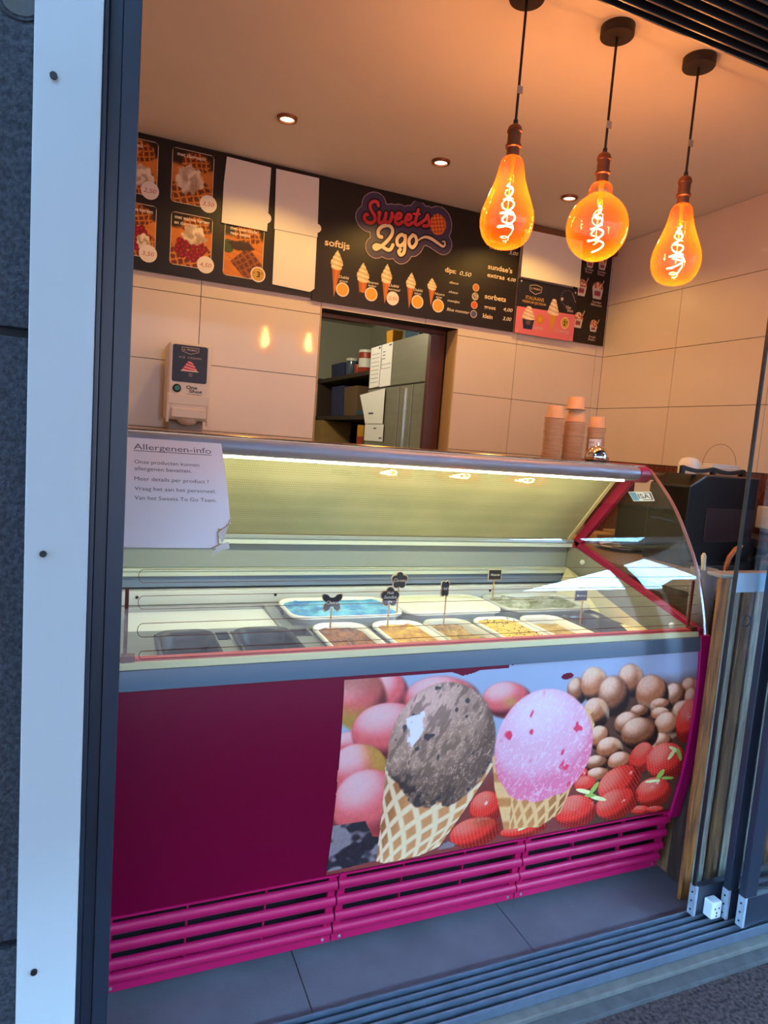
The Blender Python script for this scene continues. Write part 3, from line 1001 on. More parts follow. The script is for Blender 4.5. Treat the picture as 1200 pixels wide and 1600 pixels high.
# well with the frame that carries the pans
PF = [('choc', 0.574, 0.736), ('caramel', 0.764, 0.926), ('nut', 0.938, 1.098), ('chip', 1.122, 1.284), ('beige', 1.304, 1.464), ('orange', 1.480, 1.650)]
EM = [(0.132, 0.288), (0.340, 0.506)]
mb = MB()
mb.box(0.036, 1.762, 1.53, 1.556, 0.805, 0.826)
mb.box(0.036, 1.762, 1.868, 1.904, 0.805, 0.826)
mb.box(0.036, 1.762, 2.150, 2.266, 0.805, 0.826)
edges = [0.036] + [v for a, b in EM for v in (a, b)] + [v for _, a, b in PF for v in (a, b)] + [1.762]
for i in range(0, len(edges), 2):
    a, b = edges[i], edges[i + 1]
    if b - a > 0.05 and 0.28 < a < 0.56:
        mb.box(a, a + 0.008, 1.556, 1.868, 0.805, 0.826); mb.box(b - 0.008, b, 1.556, 1.868, 0.805, 0.826)
        mb.box(a, b, 1.556, 1.80, 0.805, 0.824)
    else:
        mb.box(a, b, 1.556, 1.868, 0.805, 0.826)
for a, b in ((0.036, 0.060), (0.500, 0.534), (0.918, 0.926), (1.300, 1.316), (1.690, 1.762)):
    mb.box(a, b, 1.904, 2.15, 0.805, 0.826)
mb.build('pan_frame', 'steel', case)
mb = MB(); mb.box(0.036, 1.762, 1.53, 2.26, 0.60, 0.62); mb.box(0.036, 1.762, 1.53, 1.54, 0.62, 0.805); mb.box(0.036, 1.762, 2.255, 2.265, 0.62, 0.805)
mb.build('cooling_well', 'steel_dark', case)
mb = MB(); mb.box(0.062, 0.498, 1.906, 2.148, 0.804, 0.814); mb.build('cover_plate', 'white_plastic', case)
for x in (0.050, 1.752):
    mb = MB(); mb.box(x - 0.004, x + 0.004, yf(0.95) + 0.012, yf(0.95) + 0.017, 0.862, 1.032)
    mb.box(x - 0.008, x + 0.020, yf(0.87) + 0.010, yf(0.87) + 0.034, 0.862, 0.884)
    mb.build('glass_support', 'brown_metal', case)

# ---------------------------------------------------------------- poster on the front panel
POSTER = {'peach':[[0.6872,0.7513,0.0589,-0.0047,0.0055,-0.0663],[0.8486,0.7258,0.1164,-0.0097,0.0062,-0.0653],[0.6077,0.7493,0.0749,-0.0062,0.0066,-0.0858],[1.0531,0.7088,0.0827,-0.0069,0.0059,-0.0531],[0.5957,0.6311,0.0569,-0.0063,0.0026,-0.0347],[0.7084,0.6503,0.1175,-0.0121,0.0069,-0.0819],[0.6229,0.5501,0.0838,-0.0108,0.0062,-0.0814],[0.6615,0.4443,0.1049,-0.016,0.0089,-0.1126]],'nut':[[1.7434,0.6919,0.0339,-0.0026,0.0051,-0.0304],[1.6814,0.6691,0.0415,-0.0034,0.0062,-0.0388],[1.7556,0.6524,0.0284,-0.0024,0.0058,-0.035],[1.7308,0.6179,0.0452,-0.0041,0.005,-0.0306],[1.2923,0.7163,0.0308,-0.0024,0.0047,-0.0358],[1.3567,0.7292,0.0464,-0.0034,0.0066,-0.0483],[1.4963,0.7331,0.0463,-0.0033,0.0067,-0.0454],[1.4327,0.6892,0.053,-0.0043,0.0078,-0.0554],[1.5857,0.6852,0.0589,-0.0047,0.0081,-0.0529],[1.626,0.6463,0.038,-0.0033,0.003,-0.0192],[1.5447,0.6305,0.0368,-0.0033,0.0032,-0.0211],[1.631,0.6142,0.0354,-0.0033,0.0034,-0.0215],[1.3709,0.6422,0.0443,-0.004,0.0058,-0.0428],[1.5067,0.5926,0.0521,-0.0051,0.0055,-0.0379],[1.6671,0.5726,0.0499,-0.005,0.0066,-0.0413],[1.6513,0.5187,0.0414,-0.0045,0.0044,-0.0284],[1.5558,0.5564,0.0667,-0.007,0.0074,-0.0492],[1.3966,0.5609,0.0349,-0.0037,0.0048,-0.0352],[1.4444,0.5187,0.0459,-0.0052,0.005,-0.0357],[1.4033,0.4763,0.0402,-0.005,0.0034,-0.0251],[1.4967,0.4689,0.0444,-0.0054,0.0046,-0.032],[1.4191,0.433,0.0431,-0.0057,0.0035,-0.0253]],'berry':[[1.3589,0.445,0.0172,-0.0023,0.0033,-0.025],[1.7538,0.5791,0.0519,-0.0118,-0.0045,-0.0723],[1.5789,0.4716,0.0476,-0.0189,-0.0164,-0.0519],[1.6928,0.4449,0.0845,0.0015,0.026,-0.07],[1.376,0.4079,0.045,-0.0062,0.0042,-0.0315],[1.5125,0.3954,0.0714,0.0344,0.0461,-0.0518],[1.6693,0.3347,0.079,-0.0114,0.0091,-0.0584],[1.6326,0.2746,0.0416,-0.0065,0.0027,-0.0179],[1.6991,0.2665,0.0398,-0.0062,0.0021,-0.0136],[1.5237,0.3173,0.0777,0.0193,0.0367,-0.0563],[1.3616,0.315,0.083,-0.013,0.0081,-0.0617],[1.0292,0.3845,0.0567,-0.0087,0.0059,-0.0552],[1.0078,0.3066,0.0821,0.0064,0.0198,-0.0524],[1.1784,0.2836,0.0815,-0.001,0.0083,-0.0272]],'sc':[[0.8609,0.5963,0.154,-0.0725,-0.0583,-0.1636]],'sp':[[1.2002,0.5545,0.1683,-0.0642,-0.0435,-0.1648]],'cone1':[[0.6941,0.5586],[0.7047,0.2708],[0.728,0.259],[0.8335,0.2594],[0.8951,0.2803],[1.0309,0.5261]],'cone2':[[1.0202,0.5464],[1.0436,0.4479],[1.1055,0.2979],[1.2354,0.2841],[1.3011,0.3204],[1.371,0.606],[1.3577,0.6514],[1.3027,0.6722]],'choc':[[0.5419,0.3441],[0.5634,0.4069],[0.6554,0.4061],[0.6813,0.3551],[0.7077,0.3469],[0.71,0.2734],[0.6445,0.2678],[0.5387,0.2653]],'choc2':[[0.8922,0.2694],[0.9138,0.296],[0.9482,0.2784],[0.9431,0.2678]],'tear':[[0.5335,0.8283],[0.6023,0.8188],[0.7094,0.8117],[0.8325,0.8141],[0.8604,0.8052],[0.9051,0.7897],[0.9365,0.7948],[0.9717,0.807],[1.0107,0.8082],[1.0329,0.8142],[1.063,0.8086],[1.0957,0.8215],[1.0592,0.8422],[0.5316,0.8547]],'spot':[[1.2537,0.764,0.02,0.0023,0.0029,-0.0078]],'leaf':[[1.3766,0.3851,0.0348,-0.0125,-0.0013,-0.0068],[1.4126,0.3904,0.0121,0.0199,0.0081,-0.0048],[1.4378,0.3513,0.0357,-0.0129,-0.0013,-0.0069],[1.4035,0.3667,0.0227,-0.0033,0.0009,-0.0064],[1.7165,0.4855,0.0262,-0.0139,-0.0033,-0.0053],[1.7419,0.4651,0.0145,-0.0244,-0.0076,-0.0013],[1.7081,0.4691,-0.0109,-0.0175,-0.0078,0.0042],[1.6779,0.4011,0.0109,0.0174,0.0103,-0.0057],[1.6513,0.3808,0.0328,-0.0022,0.0015,-0.0056],[1.7136,0.3833,0.0283,-0.0038,0.0009,-0.0056],[1.1795,0.2934,0.0226,0.0083,0.0041,-0.0059],[1.2068,0.2929,0.0282,-0.0089,-0.0005,-0.0059],[1.1633,0.3161,0.0081,-0.0164,-0.0062,-0.001]],'white':[[0.7422,0.6856],[0.7933,0.7021],[0.8042,0.6654],[0.7848,0.6281],[0.7643,0.6036],[0.7522,0.6138]]}
POSTER_GAIN = (1.38, 1.12, 0.98)
def paint_poster(U, V, C):
    n1 = fbm(U * 40, V * 40, 1); n2 = fbm(U * 140, V * 140, 5); n3 = fbm(U * 12, V * 12, 9)
    C[:] = lerp((146, 176, 212), (142, 166, 206), sstep(0.55, 1.7, U))
    low = sstep(0.62, 0.45, V)
    blend(C, low, (120, 62, 60))
    blend(C, sstep(1.32, 1.42, U) * sstep(0.765, 0.70, V + 0.02 * n3), (84, 58, 48))
    def ell(e):
        cx, cz, ax, az, bx, bz = e
        det = ax * bz - az * bx
        dx, dz = U - cx, V - cz
        return (dx * bz - dz * bx) / det, (-dx * az + dz * ax) / det
    def ball(e, dark, base, light, soft=0.06, tilt=(-0.35, -0.6)):
        s, t = ell(e)
        r = np.sqrt(s * s + t * t)
        m = sstep(1 + soft, 1 - soft, r)
        nz = np.sqrt(np.clip(1 - r * r, 0, 1))
        q = np.clip(tilt[0] * s + tilt[1] * t + 0.62 * nz, 0, 1)
        col = lerp(dark, base, sstep(0.0, 0.45, q))
        col = col * (1 - sstep(0.5, 0.95, q)[..., None]) + np.asarray(light, float) * sstep(0.5, 0.95, q)[..., None]
        return m, col, s, t, r
    # peaches
    for i, e in enumerate(POSTER['peach']):
        m, col, s, t, r = ball(e, (92, 40, 46), (204, 98, 106), (250, 182, 194), 0.10 if i < 5 else 0.04)
        if i in (2, 6):
            blend(col, sstep(0.0, 0.6, (t * 0.9 if i == 2 else s * 0.8 - t * 0.2)) * 0.85, (172, 146, 66))
        if i == 2:
            blend(col, sstep(0.25, -0.6, t) * 0.7, (150, 92, 78))
        if i == 3:
            blend(col, sstep(0.5, 0.0, np.hypot(s - 0.1, t - 0.1)) * 0.7, (180, 160, 90))
        if i == 7:
            blend(col, sstep(0.1, 1.0, t) * 0.75, (186, 70, 70))
        blend(C, m, col + (n2 - 0.5)[..., None] * 16)
    # hazelnuts
    for i, e in enumerate(POSTER['nut']):
        e = [e[0], e[1]] + [1.16 * q for q in e[2:]]
        m, col, s, t, r = ball(e, (34, 20, 16), ((150, 92, 62), (128, 80, 54), (164, 104, 72))[i % 3], (226, 190, 172), 0.12 if i < 8 else 0.06)
        if i % 3 != 1:
            blend(col, sstep(0.35, 0.75, s * math.cos(i) + t * math.sin(i)) * 0.55, (222, 196, 172))
        blend(C, m, col + (n2 - 0.5)[..., None] * 26)
    # strawberries with seeds
    for i, e in enumerate(POSTER['berry']):
        m, col, s, t, r = ball(e, (128, 18, 22), (224, 48, 46), (250, 112, 104), 0.05)
        k = 7.0 if e[2] ** 2 + e[3] ** 2 > 0.001 else 4.0
        gx = (s * k) % 1 - 0.5; gy = (t * k + 0.5 * np.floor(s * k)) % 1 - 0.5
        seed = sstep(0.22, 0.10, np.hypot(gx, gy * 0.8))
        blend(col, seed * 0.55, (246, 190, 120))
        blend(col, sstep(0.72, 0.9, n1 + 0.1 * n2) * sstep(0.7, 0.2, np.hypot(s - 0.3, t + 0.4)), (255, 226, 226))
        if i == 12:
            blend(col, sstep(0.9, 0.2, np.hypot(s - 0.4, t + 0.7)) * 0.55, (140, 80, 52))
        blend(C, m, col)
    for i, e in enumerate(POSTER['leaf']):
        s, t = ell(e)
        blend(C, sstep(1.1, 0.9, s * s + t * t), (140, 184, 92) if i % 2 else (206, 222, 170))
    # dark chocolate chunks
    for nm in ('choc', 'choc2'):
        m = inside_poly(U, V, POSTER[nm]).astype(float)
        q = fbm(U * 26 + V * 18, V * 26 - U * 10, 21, 2)
        col = lerp((44, 42, 52), (124, 120, 132), sstep(0.42, 0.58, q))
        blend(C, m, col + (n2 - 0.5)[..., None] * 20)
    # waffle cones
    def cone(poly, axis, tip, fr, dark, base, light):
        m = inside_poly(U, V, poly).astype(float)
        ax = np.array(axis, float); ax /= np.hypot(*ax)
        d = (U - tip[0]) * ax[0] + (V - tip[1]) * ax[1]
        o = (U - tip[0]) * -ax[1] + (V - tip[1]) * ax[0]
        w = fr[0] + fr[1] * d
        q = np.clip(o / np.maximum(w, 0.01), -1.2, 1.2)
        a = np.arcsin(np.clip(q, -0.99, 0.99))
        col = lerp(base, dark, sstep(-0.1, -1.0, q) if fr[2] else sstep(0.3, 1.0, q))
        cell_u = a * 2.0 + d * 12.5; cell_v = a * 2.0 - d * 12.5
        bu = np.abs((cell_u % 1) - 0.5); bv = np.abs((cell_v % 1) - 0.5)
        ridge = np.maximum(sstep(0.24, 0.40, bu), sstep(0.24, 0.40, bv))
        blend(col, ridge * 0.85, light)
        blend(C, m, col + (n2 - 0.5)[..., None] * 14)
    cone(POSTER['cone1'], (0.36, 0.93), (0.695, 0.085), (0.0, 0.40, 0), (140, 92, 56), (190, 138, 92), (236, 218, 190))
    blend(C, inside_poly(U, V, POSTER['cone1']) * sstep(0.70, 0.655, U - (V - 0.3) * 0.08) * 0.7, (238, 236, 236))
    cone(POSTER['cone2'], (0.13, 1.0), (1.165, 0.02), (0.0, 0.29, 1), (136, 88, 52), (184, 130, 80), (224, 190, 140))
    # chocolate scoop
    s, t = ell(POSTER['sc'][0])
    edge = fbm(U * 30, V * 30, 31, 3) - 0.5
    r = np.sqrt(s * s + t * t) + edge * 0.22 * sstep(0.2, 0.9, t)
    m = sstep(1.02, 0.98, r)
    nz = np.sqrt(np.clip(1 - r * r, 0, 1))
    q = np.clip(-0.55 * s - 0.45 * t + 0.55 * nz, 0, 1)
    col = lerp((104, 88, 80), (158, 136, 124), sstep(0.0, 0.5, q))
    blend(col, sstep(0.6, 0.95, q), (208, 180, 176))
    cr = fbm(s * 11 + t * 3 + 3, t * 4 - s * 3, 41, 4)
    cr2 = np.abs(fbm(s * 20 + t * 5, t * 8 - s * 5, 47, 3) - 0.5)
    blend(col, sstep(0.07, 0.0, cr2) * 0.7, (214, 192, 180))
    blend(col, sstep(0.50, 0.64, cr) * 0.5, (90, 76, 70))
    blend(col, sstep(0.78, 0.82, fbm(U * 46, V * 46, 51, 2)), (70, 68, 74))
    blend(col, sstep(0.45, 0.9, t + 0.5 * edge) * sstep(0.45, 0.62, fbm(U * 60, V * 60, 53, 3)) * 0.85, (54, 48, 50))
    blend(C, m, col)
    blend(C, inside_poly(U, V, POSTER['white']) * sstep(0.30, 0.42, n1), (214, 226, 250))
    # strawberry scoop
    s, t = ell(POSTER['sp'][0])
    r = np.sqrt(s * s + t * t) + edge * 0.16 * sstep(0.2, 0.9, t)
    m = sstep(1.02, 0.98, r)
    nz = np.sqrt(np.clip(1 - r * r, 0, 1))
    q = np.clip(-0.35 * s - 0.55 * t + 0.6 * nz, 0, 1)
    col = lerp((214, 120, 160), (244, 172, 206), sstep(0.0, 0.45, q))
    blend(col, sstep(0.55, 0.95, q), (248, 206, 236))
    cr2 = np.abs(fbm(s * 16 + t * 5 + 9, t * 7 - s * 4, 67, 3) - 0.5)
    blend(col, sstep(0.06, 0.0, cr2) * 0.6, (252, 228, 242))
    blend(col, sstep(0.76, 0.82, fbm(s * 5.2 + 5, t * 3.4 + t * s, 71, 3)), (214, 66, 104))
    blend(C, m, col)
    # torn edge: vinyl is gone there
    keep = ~inside_poly(U, V, POSTER['tear'])
    keep &= ~((V > 0.800 + 0.003 * n1) & (U < 1.05))
    s, t = ell(POSTER['spot'][0])
    keep &= (s * s + t * t) > 1
    keep &= U > 0.561 + 0.004 * n3
    return keep
picture('poster', 0.558, 1.767, 0.255, 0.809, 0.0021, paint_poster, lambda U, V: (U, yfront(V) + 0.0026, V), 'print_gloss', case, POSTER_GAIN)

# ---------------------------------------------------------------- pans of ice cream
def rrect(x0, x1, y0, y1, r, n=6):
    out = []
    for cx, cy, a0 in ((x1 - r, y0 + r, -PI / 2), (x1 - r, y1 - r, 0), (x0 + r, y1 - r, PI / 2), (x0 + r, y0 + r, PI)):
        for k in range(n + 1):
            a = a0 + (PI / 2) * k / n
            out.append((cx + r * math.cos(a), cy + r * math.sin(a)))
    return out

def pan(name, label, x0, x1, y0, y1, zt, depth, fill, tub_m, ice_m, seed, amp=0.008, dome=0.004, r=0.05, lip=0.006, part=None, group='ice cream pans in the display case', tilt=(0, 0)):
    t = thing(name, label, 'ice cream pan' if ice_m else 'pan', ((x0 + x1) / 2, (y0 + y1) / 2, zt - depth), group)
    def L(d, z, rr=None):
        return [(x, y, z) for x, y in rrect(x0 + d, x1 - d, y0 + d, y1 - d, max(0.012, (rr or r) - d * 0.5))]
    loops = [L(0.022, zt - depth), L(0.012, zt - 0.012), L(lip, zt - 0.010), L(-0.001, zt - 0.009), L(-0.001, zt - 0.002), L(0.002, zt + 0.001), L(lip, zt), L(0.013, zt - 0.012), L(0.024, zt - depth + 0.004)]
    mb = MB(); mb.loft(loops)
    mb.build('tub', tub_m, t, smooth=True, angle=60)
    if ice_m:
        rim = rrect(x0 + 0.010, x1 - 0.010, y0 + 0.010, y1 - 0.010, max(0.012, r - 0.006))
        cx, cy = (x0 + x1) / 2, (y0 + y1) / 2
        loops = []
        for k, s in enumerate(np.linspace(1.0, 0.03, 22)):
            lp = []
            for (x, y) in rim:
                px, py = cx + (x - cx) * s, cy + (y - cy) * s
                h = float(fbm(np.array(px * 34.0), np.array(py * 26.0), seed, 4)) - 0.5
                h2 = float(fbm(np.array(px * 90.0), np.array(py * 70.0), seed + 7, 3)) - 0.5
                z = zt - fill + dome * (1 - s ** 4) + (amp * 3.0 * h + amp * 1.6 * h2) * min(1, (1 - s) * 8) + tilt[0] * (px - cx) + tilt[1] * (py - cy)
                if part: z = min(z, part(px, py, z))
                lp.append((px, py, z))
            loops.append(lp)
        mb = MB(); mb.loft(loops, cap=False); n = len(rim)
        mb.f.append(tuple((len(loops) - 1) * n + k for k in range(n)))
        mb.build('ice_cream', ice_m, t, smooth=True, angle=180)
    return t
ZT = 0.842
pan('ice_cream_pan', 'white pan of chocolate swirl ice cream under the butterfly sign', PF[0][1], PF[0][2], 1.545, 1.866, ZT, 0.12, 0.014, 'tub_white', 'ice_gold', 3, 0.010)
pan('ice_cream_pan', 'white pan of golden caramel ice cream under the lower flower sign', PF[1][1], PF[1][2], 1.545, 1.866, ZT, 0.12, 0.012, 'tub_white', 'ice_caramel', 11, 0.009)
pan('ice_cream_pan', 'clear pan of scraped nutty tan ice cream under the narrow clover sign', PF[2][1], PF[2][2], 1.545, 1.866, ZT, 0.12, 0.018, 'tub_clear', 'ice_nut', 19, 0.016)
chip = pan('ice_cream_pan', 'white pan of pale yellow ice cream speckled with chocolate chips', PF[3][1], PF[3][2], 1.545, 1.866, ZT, 0.12, 0.007, 'tub_white', 'ice_yellow', 27, 0.007)
rng = random.Random(5)
mb = MB()
for k in range(110):
    x, y = rng.uniform(PF[3][1] + 0.02, PF[3][2] - 0.02), rng.uniform(1.57, 1.85)
    r = rng.uniform(0.0010, 0.0024)
    z = ZT - 0.001 + rng.uniform(-0.002, 0.002) + 0.007 * 2.2 * (float(fbm(np.array(x * 34.0), np.array(y * 26.0), 27, 4)) - 0.5)
    mb.lathe([(0, z - r), (r, z - r * 0.3), (r * 0.9, z + r * 0.5), (0, z + r)], x, y, 6, cap=False)
tag(mb.build('chocolate_chips', 'choc_chip', chip), kind='stuff')
pan('ice_cream_pan', 'white pan of beige ice cream filled below its rim, beside the blackboard at the right', PF[4][1], PF[4][2], 1.545, 1.866, ZT, 0.12, 0.026, 'tub_white', 'ice_beige', 35, 0.008)
pan('ice_cream_pan', 'dark steel pan with a last heap of orange sorbet, rightmost of the front row', PF[5][1], PF[5][2], 1.545, 1.866, ZT, 0.12, 0.046, 'tub_steel', 'ice_orange', 41, 0.014, tilt=(-0.14, -0.24))
pan('ice_cream_pan', 'white pan of bright blue ice cream in the back row', 0.536, 0.916, 1.904, 2.146, 0.850, 0.10, 0.010, 'tub_white', 'ice_blue', 47, 0.010, r=0.06)
pan('ice_cream_pan', 'white pan heaped with smooth vanilla ice cream in the middle of the back row', 0.928, 1.298, 1.904, 2.146, 0.850, 0.10, 0.002, 'tub_white', 'ice_vanilla', 53, 0.003, dome=0.006, r=0.06)
pan('ice_cream_pan', 'clear pan of green streaked pistachio ice cream at the right of the back row', 1.318, 1.688, 1.904, 2.146, 0.850, 0.10, 0.014, 'tub_clear', 'ice_pistachio', 59, 0.013, r=0.06)
pan('empty_pan', 'empty dark steel pan at the far left of the front row', EM[0][0], EM[0][1], 1.545, 1.866, 0.838, 0.12, 0, 'tub_dark', None, 1, group='empty pans in the display case')
pan('empty_pan', 'empty dark steel pan next to the chocolate swirl pan', EM[1][0], EM[1][1], 1.545, 1.866, 0.838, 0.12, 0, 'tub_dark', None, 1, group='empty pans in the display case')

# ---------------------------------------------------------------- blackboard signs on sticks
def sign(label, shape, x, y, z, w, h, z0, words, slate='slate', sx=None):
    t = thing('flavour_sign', label, 'sign', (sx or x, y, z0), 'blackboard flavour signs')
    put = lambda u, v: (x + u * w / 2, y - 0.0022, z + v * h / 2)
    def outline(grow):
        if shape == 'butterfly':
            half = [(0, 0.55), (0.25, 0.62), (0.45, 0.9), (0.85, 1.0), (1.0, 0.8), (0.92, 0.35), (0.55, 0.02), (0.78, -0.25), (0.85, -0.7), (0.6, -1.0), (0.3, -0.85), (0.12, -0.45), (0, -0.5)]
            pts = half + [(-a, b) for a, b in half[::-1][1:-1]]
        elif shape == 'flower':
            pts = [((0.72 + 0.28 * abs(math.cos(2.5 * a))) * math.cos(a + PI / 2), (0.72 + 0.28 * abs(math.cos(2.5 * a))) * math.sin(a + PI / 2)) for a in np.linspace(0, 2 * PI, 51)[:-1]]
        elif shape == 'clover':
            pts = [((0.66 + 0.34 * abs(math.sin(2 * a))) * math.cos(a), (0.66 + 0.34 * abs(math.sin(2 * a))) * math.sin(a)) for a in np.linspace(0, 2 * PI, 49)[:-1]]
        else:
            pts = [(-1, -1), (1, -1), (1, 1), (-1, 1)]
        gx, gz = grow / (w / 2), grow / (h / 2)
        if shape == 'rect':
            return [(a * (1 + gx), b * (1 + gz)) for a, b in pts]
        return [(a + gx * np.sign(a) * min(1, abs(a) * 2), b + gz * np.sign(b) * min(1, abs(b) * 2)) for a, b in pts]
    mb = MB(); mb.prism([(x + a * w / 2, z + b * h / 2) for a, b in outline(0.0028)], y, y + 0.003, 'y')
    mb.build('border', 'pale_wood', t)
    mb = MB(); mb.prism([(x + a * w / 2, z + b * h / 2) for a, b in outline(0)], y - 0.0012, y + 0.0005, 'y')
    bd = mb.build('slate', slate, t)
    mb = MB()
    for s, u0, u1, v, hh in words:
        write(mb, s, u0, u1, v, hh, put, shear=0.25, offset=0.008)
    mb.build('chalk_text', 'chalk', bd)
    mb = MB(); mb.box((sx or x) - 0.0022, (sx or x) + 0.0022, y + 0.001, y + 0.004, z0, z - h * 0.35)
    mb.build('stick', 'stick', t)
    return t
sign('butterfly shaped blackboard sign stuck in the chocolate swirl ice cream', 'butterfly', 0.616, 1.79, 0.925, 0.060, 0.050, 0.80, [('Choco', -0.6, 0.6, -0.2, 0.45)])
sign('flower shaped blackboard sign standing highest, behind the other flower', 'flower', 0.893, 1.935, 0.955, 0.056, 0.056, 0.82, [('Citroen', -0.75, 0.75, -0.15, 0.4)])
sign('flower shaped blackboard sign with three lines of chalk over the caramel ice cream', 'flower', 0.803, 1.80, 0.935, 0.060, 0.060, 0.80, [('Pink', -0.4, 0.4, 0.3, 0.3), ('Sundae', -0.7, 0.7, -0.15, 0.34), ('ijs', -0.25, 0.25, -0.62, 0.3)])
sign('narrow clover shaped blackboard sign turned aside over the nutty tan ice cream', 'clover', 0.995, 1.81, 0.955, 0.030, 0.056, 0.79, [('nut', -0.5, 0.5, -0.1, 0.4)], sx=1.002)
sign('rectangular framed blackboard sign in the pistachio ice cream', 'rect', 1.362, 2.10, 0.934, 0.052, 0.037, 0.82, [('Pistache', -0.75, 0.75, -0.2, 0.5)])
sign('dark blue rectangular blackboard sign beside the orange sorbet', 'rect', 1.545, 1.826, 0.918, 0.050, 0.033, 0.76, [('Mandarijn', -0.82, 0.82, -0.2, 0.5)], 'slate_blue', sx=1.556)

# ---------------------------------------------------------------- laminated notice on the glass
note = thing('allergen_notice', 'white laminated allergen notice taped to the left of the curved glass', 'notice', (0.16, 1.62, 1.117))
def put_note(u, v, d=0.0):
    """u across 0..1, v up 0..1 on the curve of the glass"""
    z = 1.117 + v * 0.258
    x = 0.034 + u * (0.246 + 0.006 * (1 - v))
    return (x, yf(z) - 0.0035 - d - 0.004 * (1 - v) * math.sin(u * 3), z)
mb = MB()
us, vs_ = np.linspace(0, 1, 25), np.linspace(0, 1, 25)
P = [put_note(u, v) for v in vs_ for u in us]
F = []
for j in range(24):
    for i in range(24):
        u, v = (us[i] + us[i + 1]) / 2, (vs_[j] + vs_[j + 1]) / 2
        if u > 0.86 and v < 0.20 and not (u - 0.86) / 0.14 * 0.10 + 0.13 < v: continue
        F.append((j * 25 + i, j * 25 + i + 1, (j + 1) * 25 + i + 1, (j + 1) * 25 + i))
mb.add(P, F)
sh = mb.build('sheet', 'laminated', note, smooth=True, angle=180)
mb = MB()
NP = lambda u, v: put_note(u, v, 0.0006)
write(mb, 'Allergenen-info', 0.11, 0.88, 0.845, 0.055, NP)
flat(mb, [(0.11, 0.828), (0.88, 0.828), (0.88, 0.834), (0.11, 0.834)], NP)
for s, u1, v in (('Onze producten kunnen', 0.74, 0.715), ('allergenen bevatten.', 0.66, 0.655), ('Meer details per product ?', 0.82, 0.565), ('Vraag het aan het personeel.', 0.88, 0.48), ('Van het Sweets To Go Team.', 0.88, 0.40)):
    write(mb, s, 0.115, u1, v, 0.034, NP)
mb.build('printed_text', 'ink', note)
mb = MB()
mb.add([put_note(0.86, 0.02, 0.002), put_note(0.97, 0.06, 0.002), put_note(0.97, 0.0, 0.004), put_note(0.80, -0.05, 0.004)], [(0, 1, 2, 3)])
mb.add([put_note(0.87, 0.13, 0.002), put_note(0.99, 0.215, 0.003), put_note(0.90, 0.04, 0.008)], [(0, 1, 2)])
mb.build('tape', 'tape', note)
mb = MB(); mb.tube([put_note(0.995, 0.25, 0.002), put_note(0.98, 0.205, 0.003), put_note(0.87, 0.14, 0.003), put_note(0.875, 0.03, 0.003), put_note(0.80, 0.0, 0.003)], 0.0011, 5)
mb.build('torn_edge', 'kraft_dark', note)

# ---------------------------------------------------------------- on top of the case
bell = thing('service_bell', 'shiny dome shaped counter bell on the right of the case top', 'bell', (1.632, 1.925, 1.386))
mb = MB(); mb.lathe([(0.0, 1.386), (0.040, 1.386), (0.040, 1.392), (0.0, 1.393)], 1.632, 1.925, 32, cap=False); mb.build('base', 'black_gloss', bell)
mb = MB(); mb.lathe([(0.040, 1.394), (0.0435, 1.397), (0.0425, 1.408), (0.037, 1.424), (0.027, 1.436), (0.014, 1.443), (0.0, 1.4445)], 1.632, 1.925, 36, cap=False); mb.build('dome', 'chrome', bell, smooth=True, angle=180)
mb = MB(); mb.lathe([(0.0035, 1.443), (0.0035, 1.450), (0.006, 1.451), (0.006, 1.455), (0.0, 1.4565)], 1.632, 1.925, 16, cap=False); mb.build('button', 'chrome', bell, smooth=True)

def cup_mesh(r, h):
    mb = MB(); mb.lathe([(r - 0.002, 0.0), (r, 0.0008), (r, 0.0034), (r - 0.0050, 0.0040), (r - 0.0090, h - 0.002), (r - 0.010, h), (r - 0.011, h - 0.003), (0.0, h - 0.003)], 0, 0, 28, cap=False)
    return mb
cup0 = cup_mesh(0.0385, 0.047).build('paper_cup', 'kraft', smooth=True, angle=45, loc=(0, 0, 0))
first = [cup0]
def cup(x, y, z, label, group, rot=0.0):
    if first: o = first.pop()
    else:
        o = cup0.copy(); COL.objects.link(o)
    o.location = (x, y, z)
    o.rotation_euler = (0, 0, rot)
    return tag(o, label, 'cup', group)
def cup_stack(x, y, n, pitch, side, group, sc=1.0):
    for k in range(n):
        dx, dy = 0.0006 * math.sin(k * 1.7 + x * 9), 0.0006 * math.cos(k * 2.3)
        o = cup(x + dx, y + dy, 1.386 + k * pitch, ('brown paper ice cream cup, topmost of the %s' % side) if k == n - 1 else 'brown paper ice cream cup upside down in the %s' % side, group, k * 0.7)
        o.scale = (sc, sc, sc)
cup_stack(1.576, 2.12, 21, 0.0076, 'left stack', 'paper cups in the left stack')
cup_stack(1.662, 2.10, 20, 0.0076, 'tall middle stack', 'paper cups in the middle stack')
cup(1.652, 2.10, 1.386 + 19 * 0.0076 + 0.0475, 'brown paper ice cream cup standing alone on the tall middle stack', 'paper cups in the middle stack')
cup_stack(1.722, 2.19, 20, 0.0076, 'half hidden stack', 'paper cups in the hidden stack')
cup_stack(1.757, 2.09, 18, 0.0076, 'right stack by the bell', 'paper cups in the right stack', 0.92)
mb = MB(); mb.add([(1.757 + 0.0376 * math.cos(a), 2.09 + 0.0376 * math.sin(a), z) for z in (1.432, 1.472) for a in np.linspace(math.radians(190), math.radians(262), 13)],
                  [(i, i + 1, 14 + i, 13 + i) for i in range(12)])
lab = mb.build('price_label', 'paper', loc=(1.757, 2.05, 1.432))
tag(lab, 'white printed label stuck around the right stack of cups', 'label')
mb = MB()
put_l = lambda u, v: (1.757 + 0.0380 * math.cos(u), 2.09 + 0.0380 * math.sin(u), v)
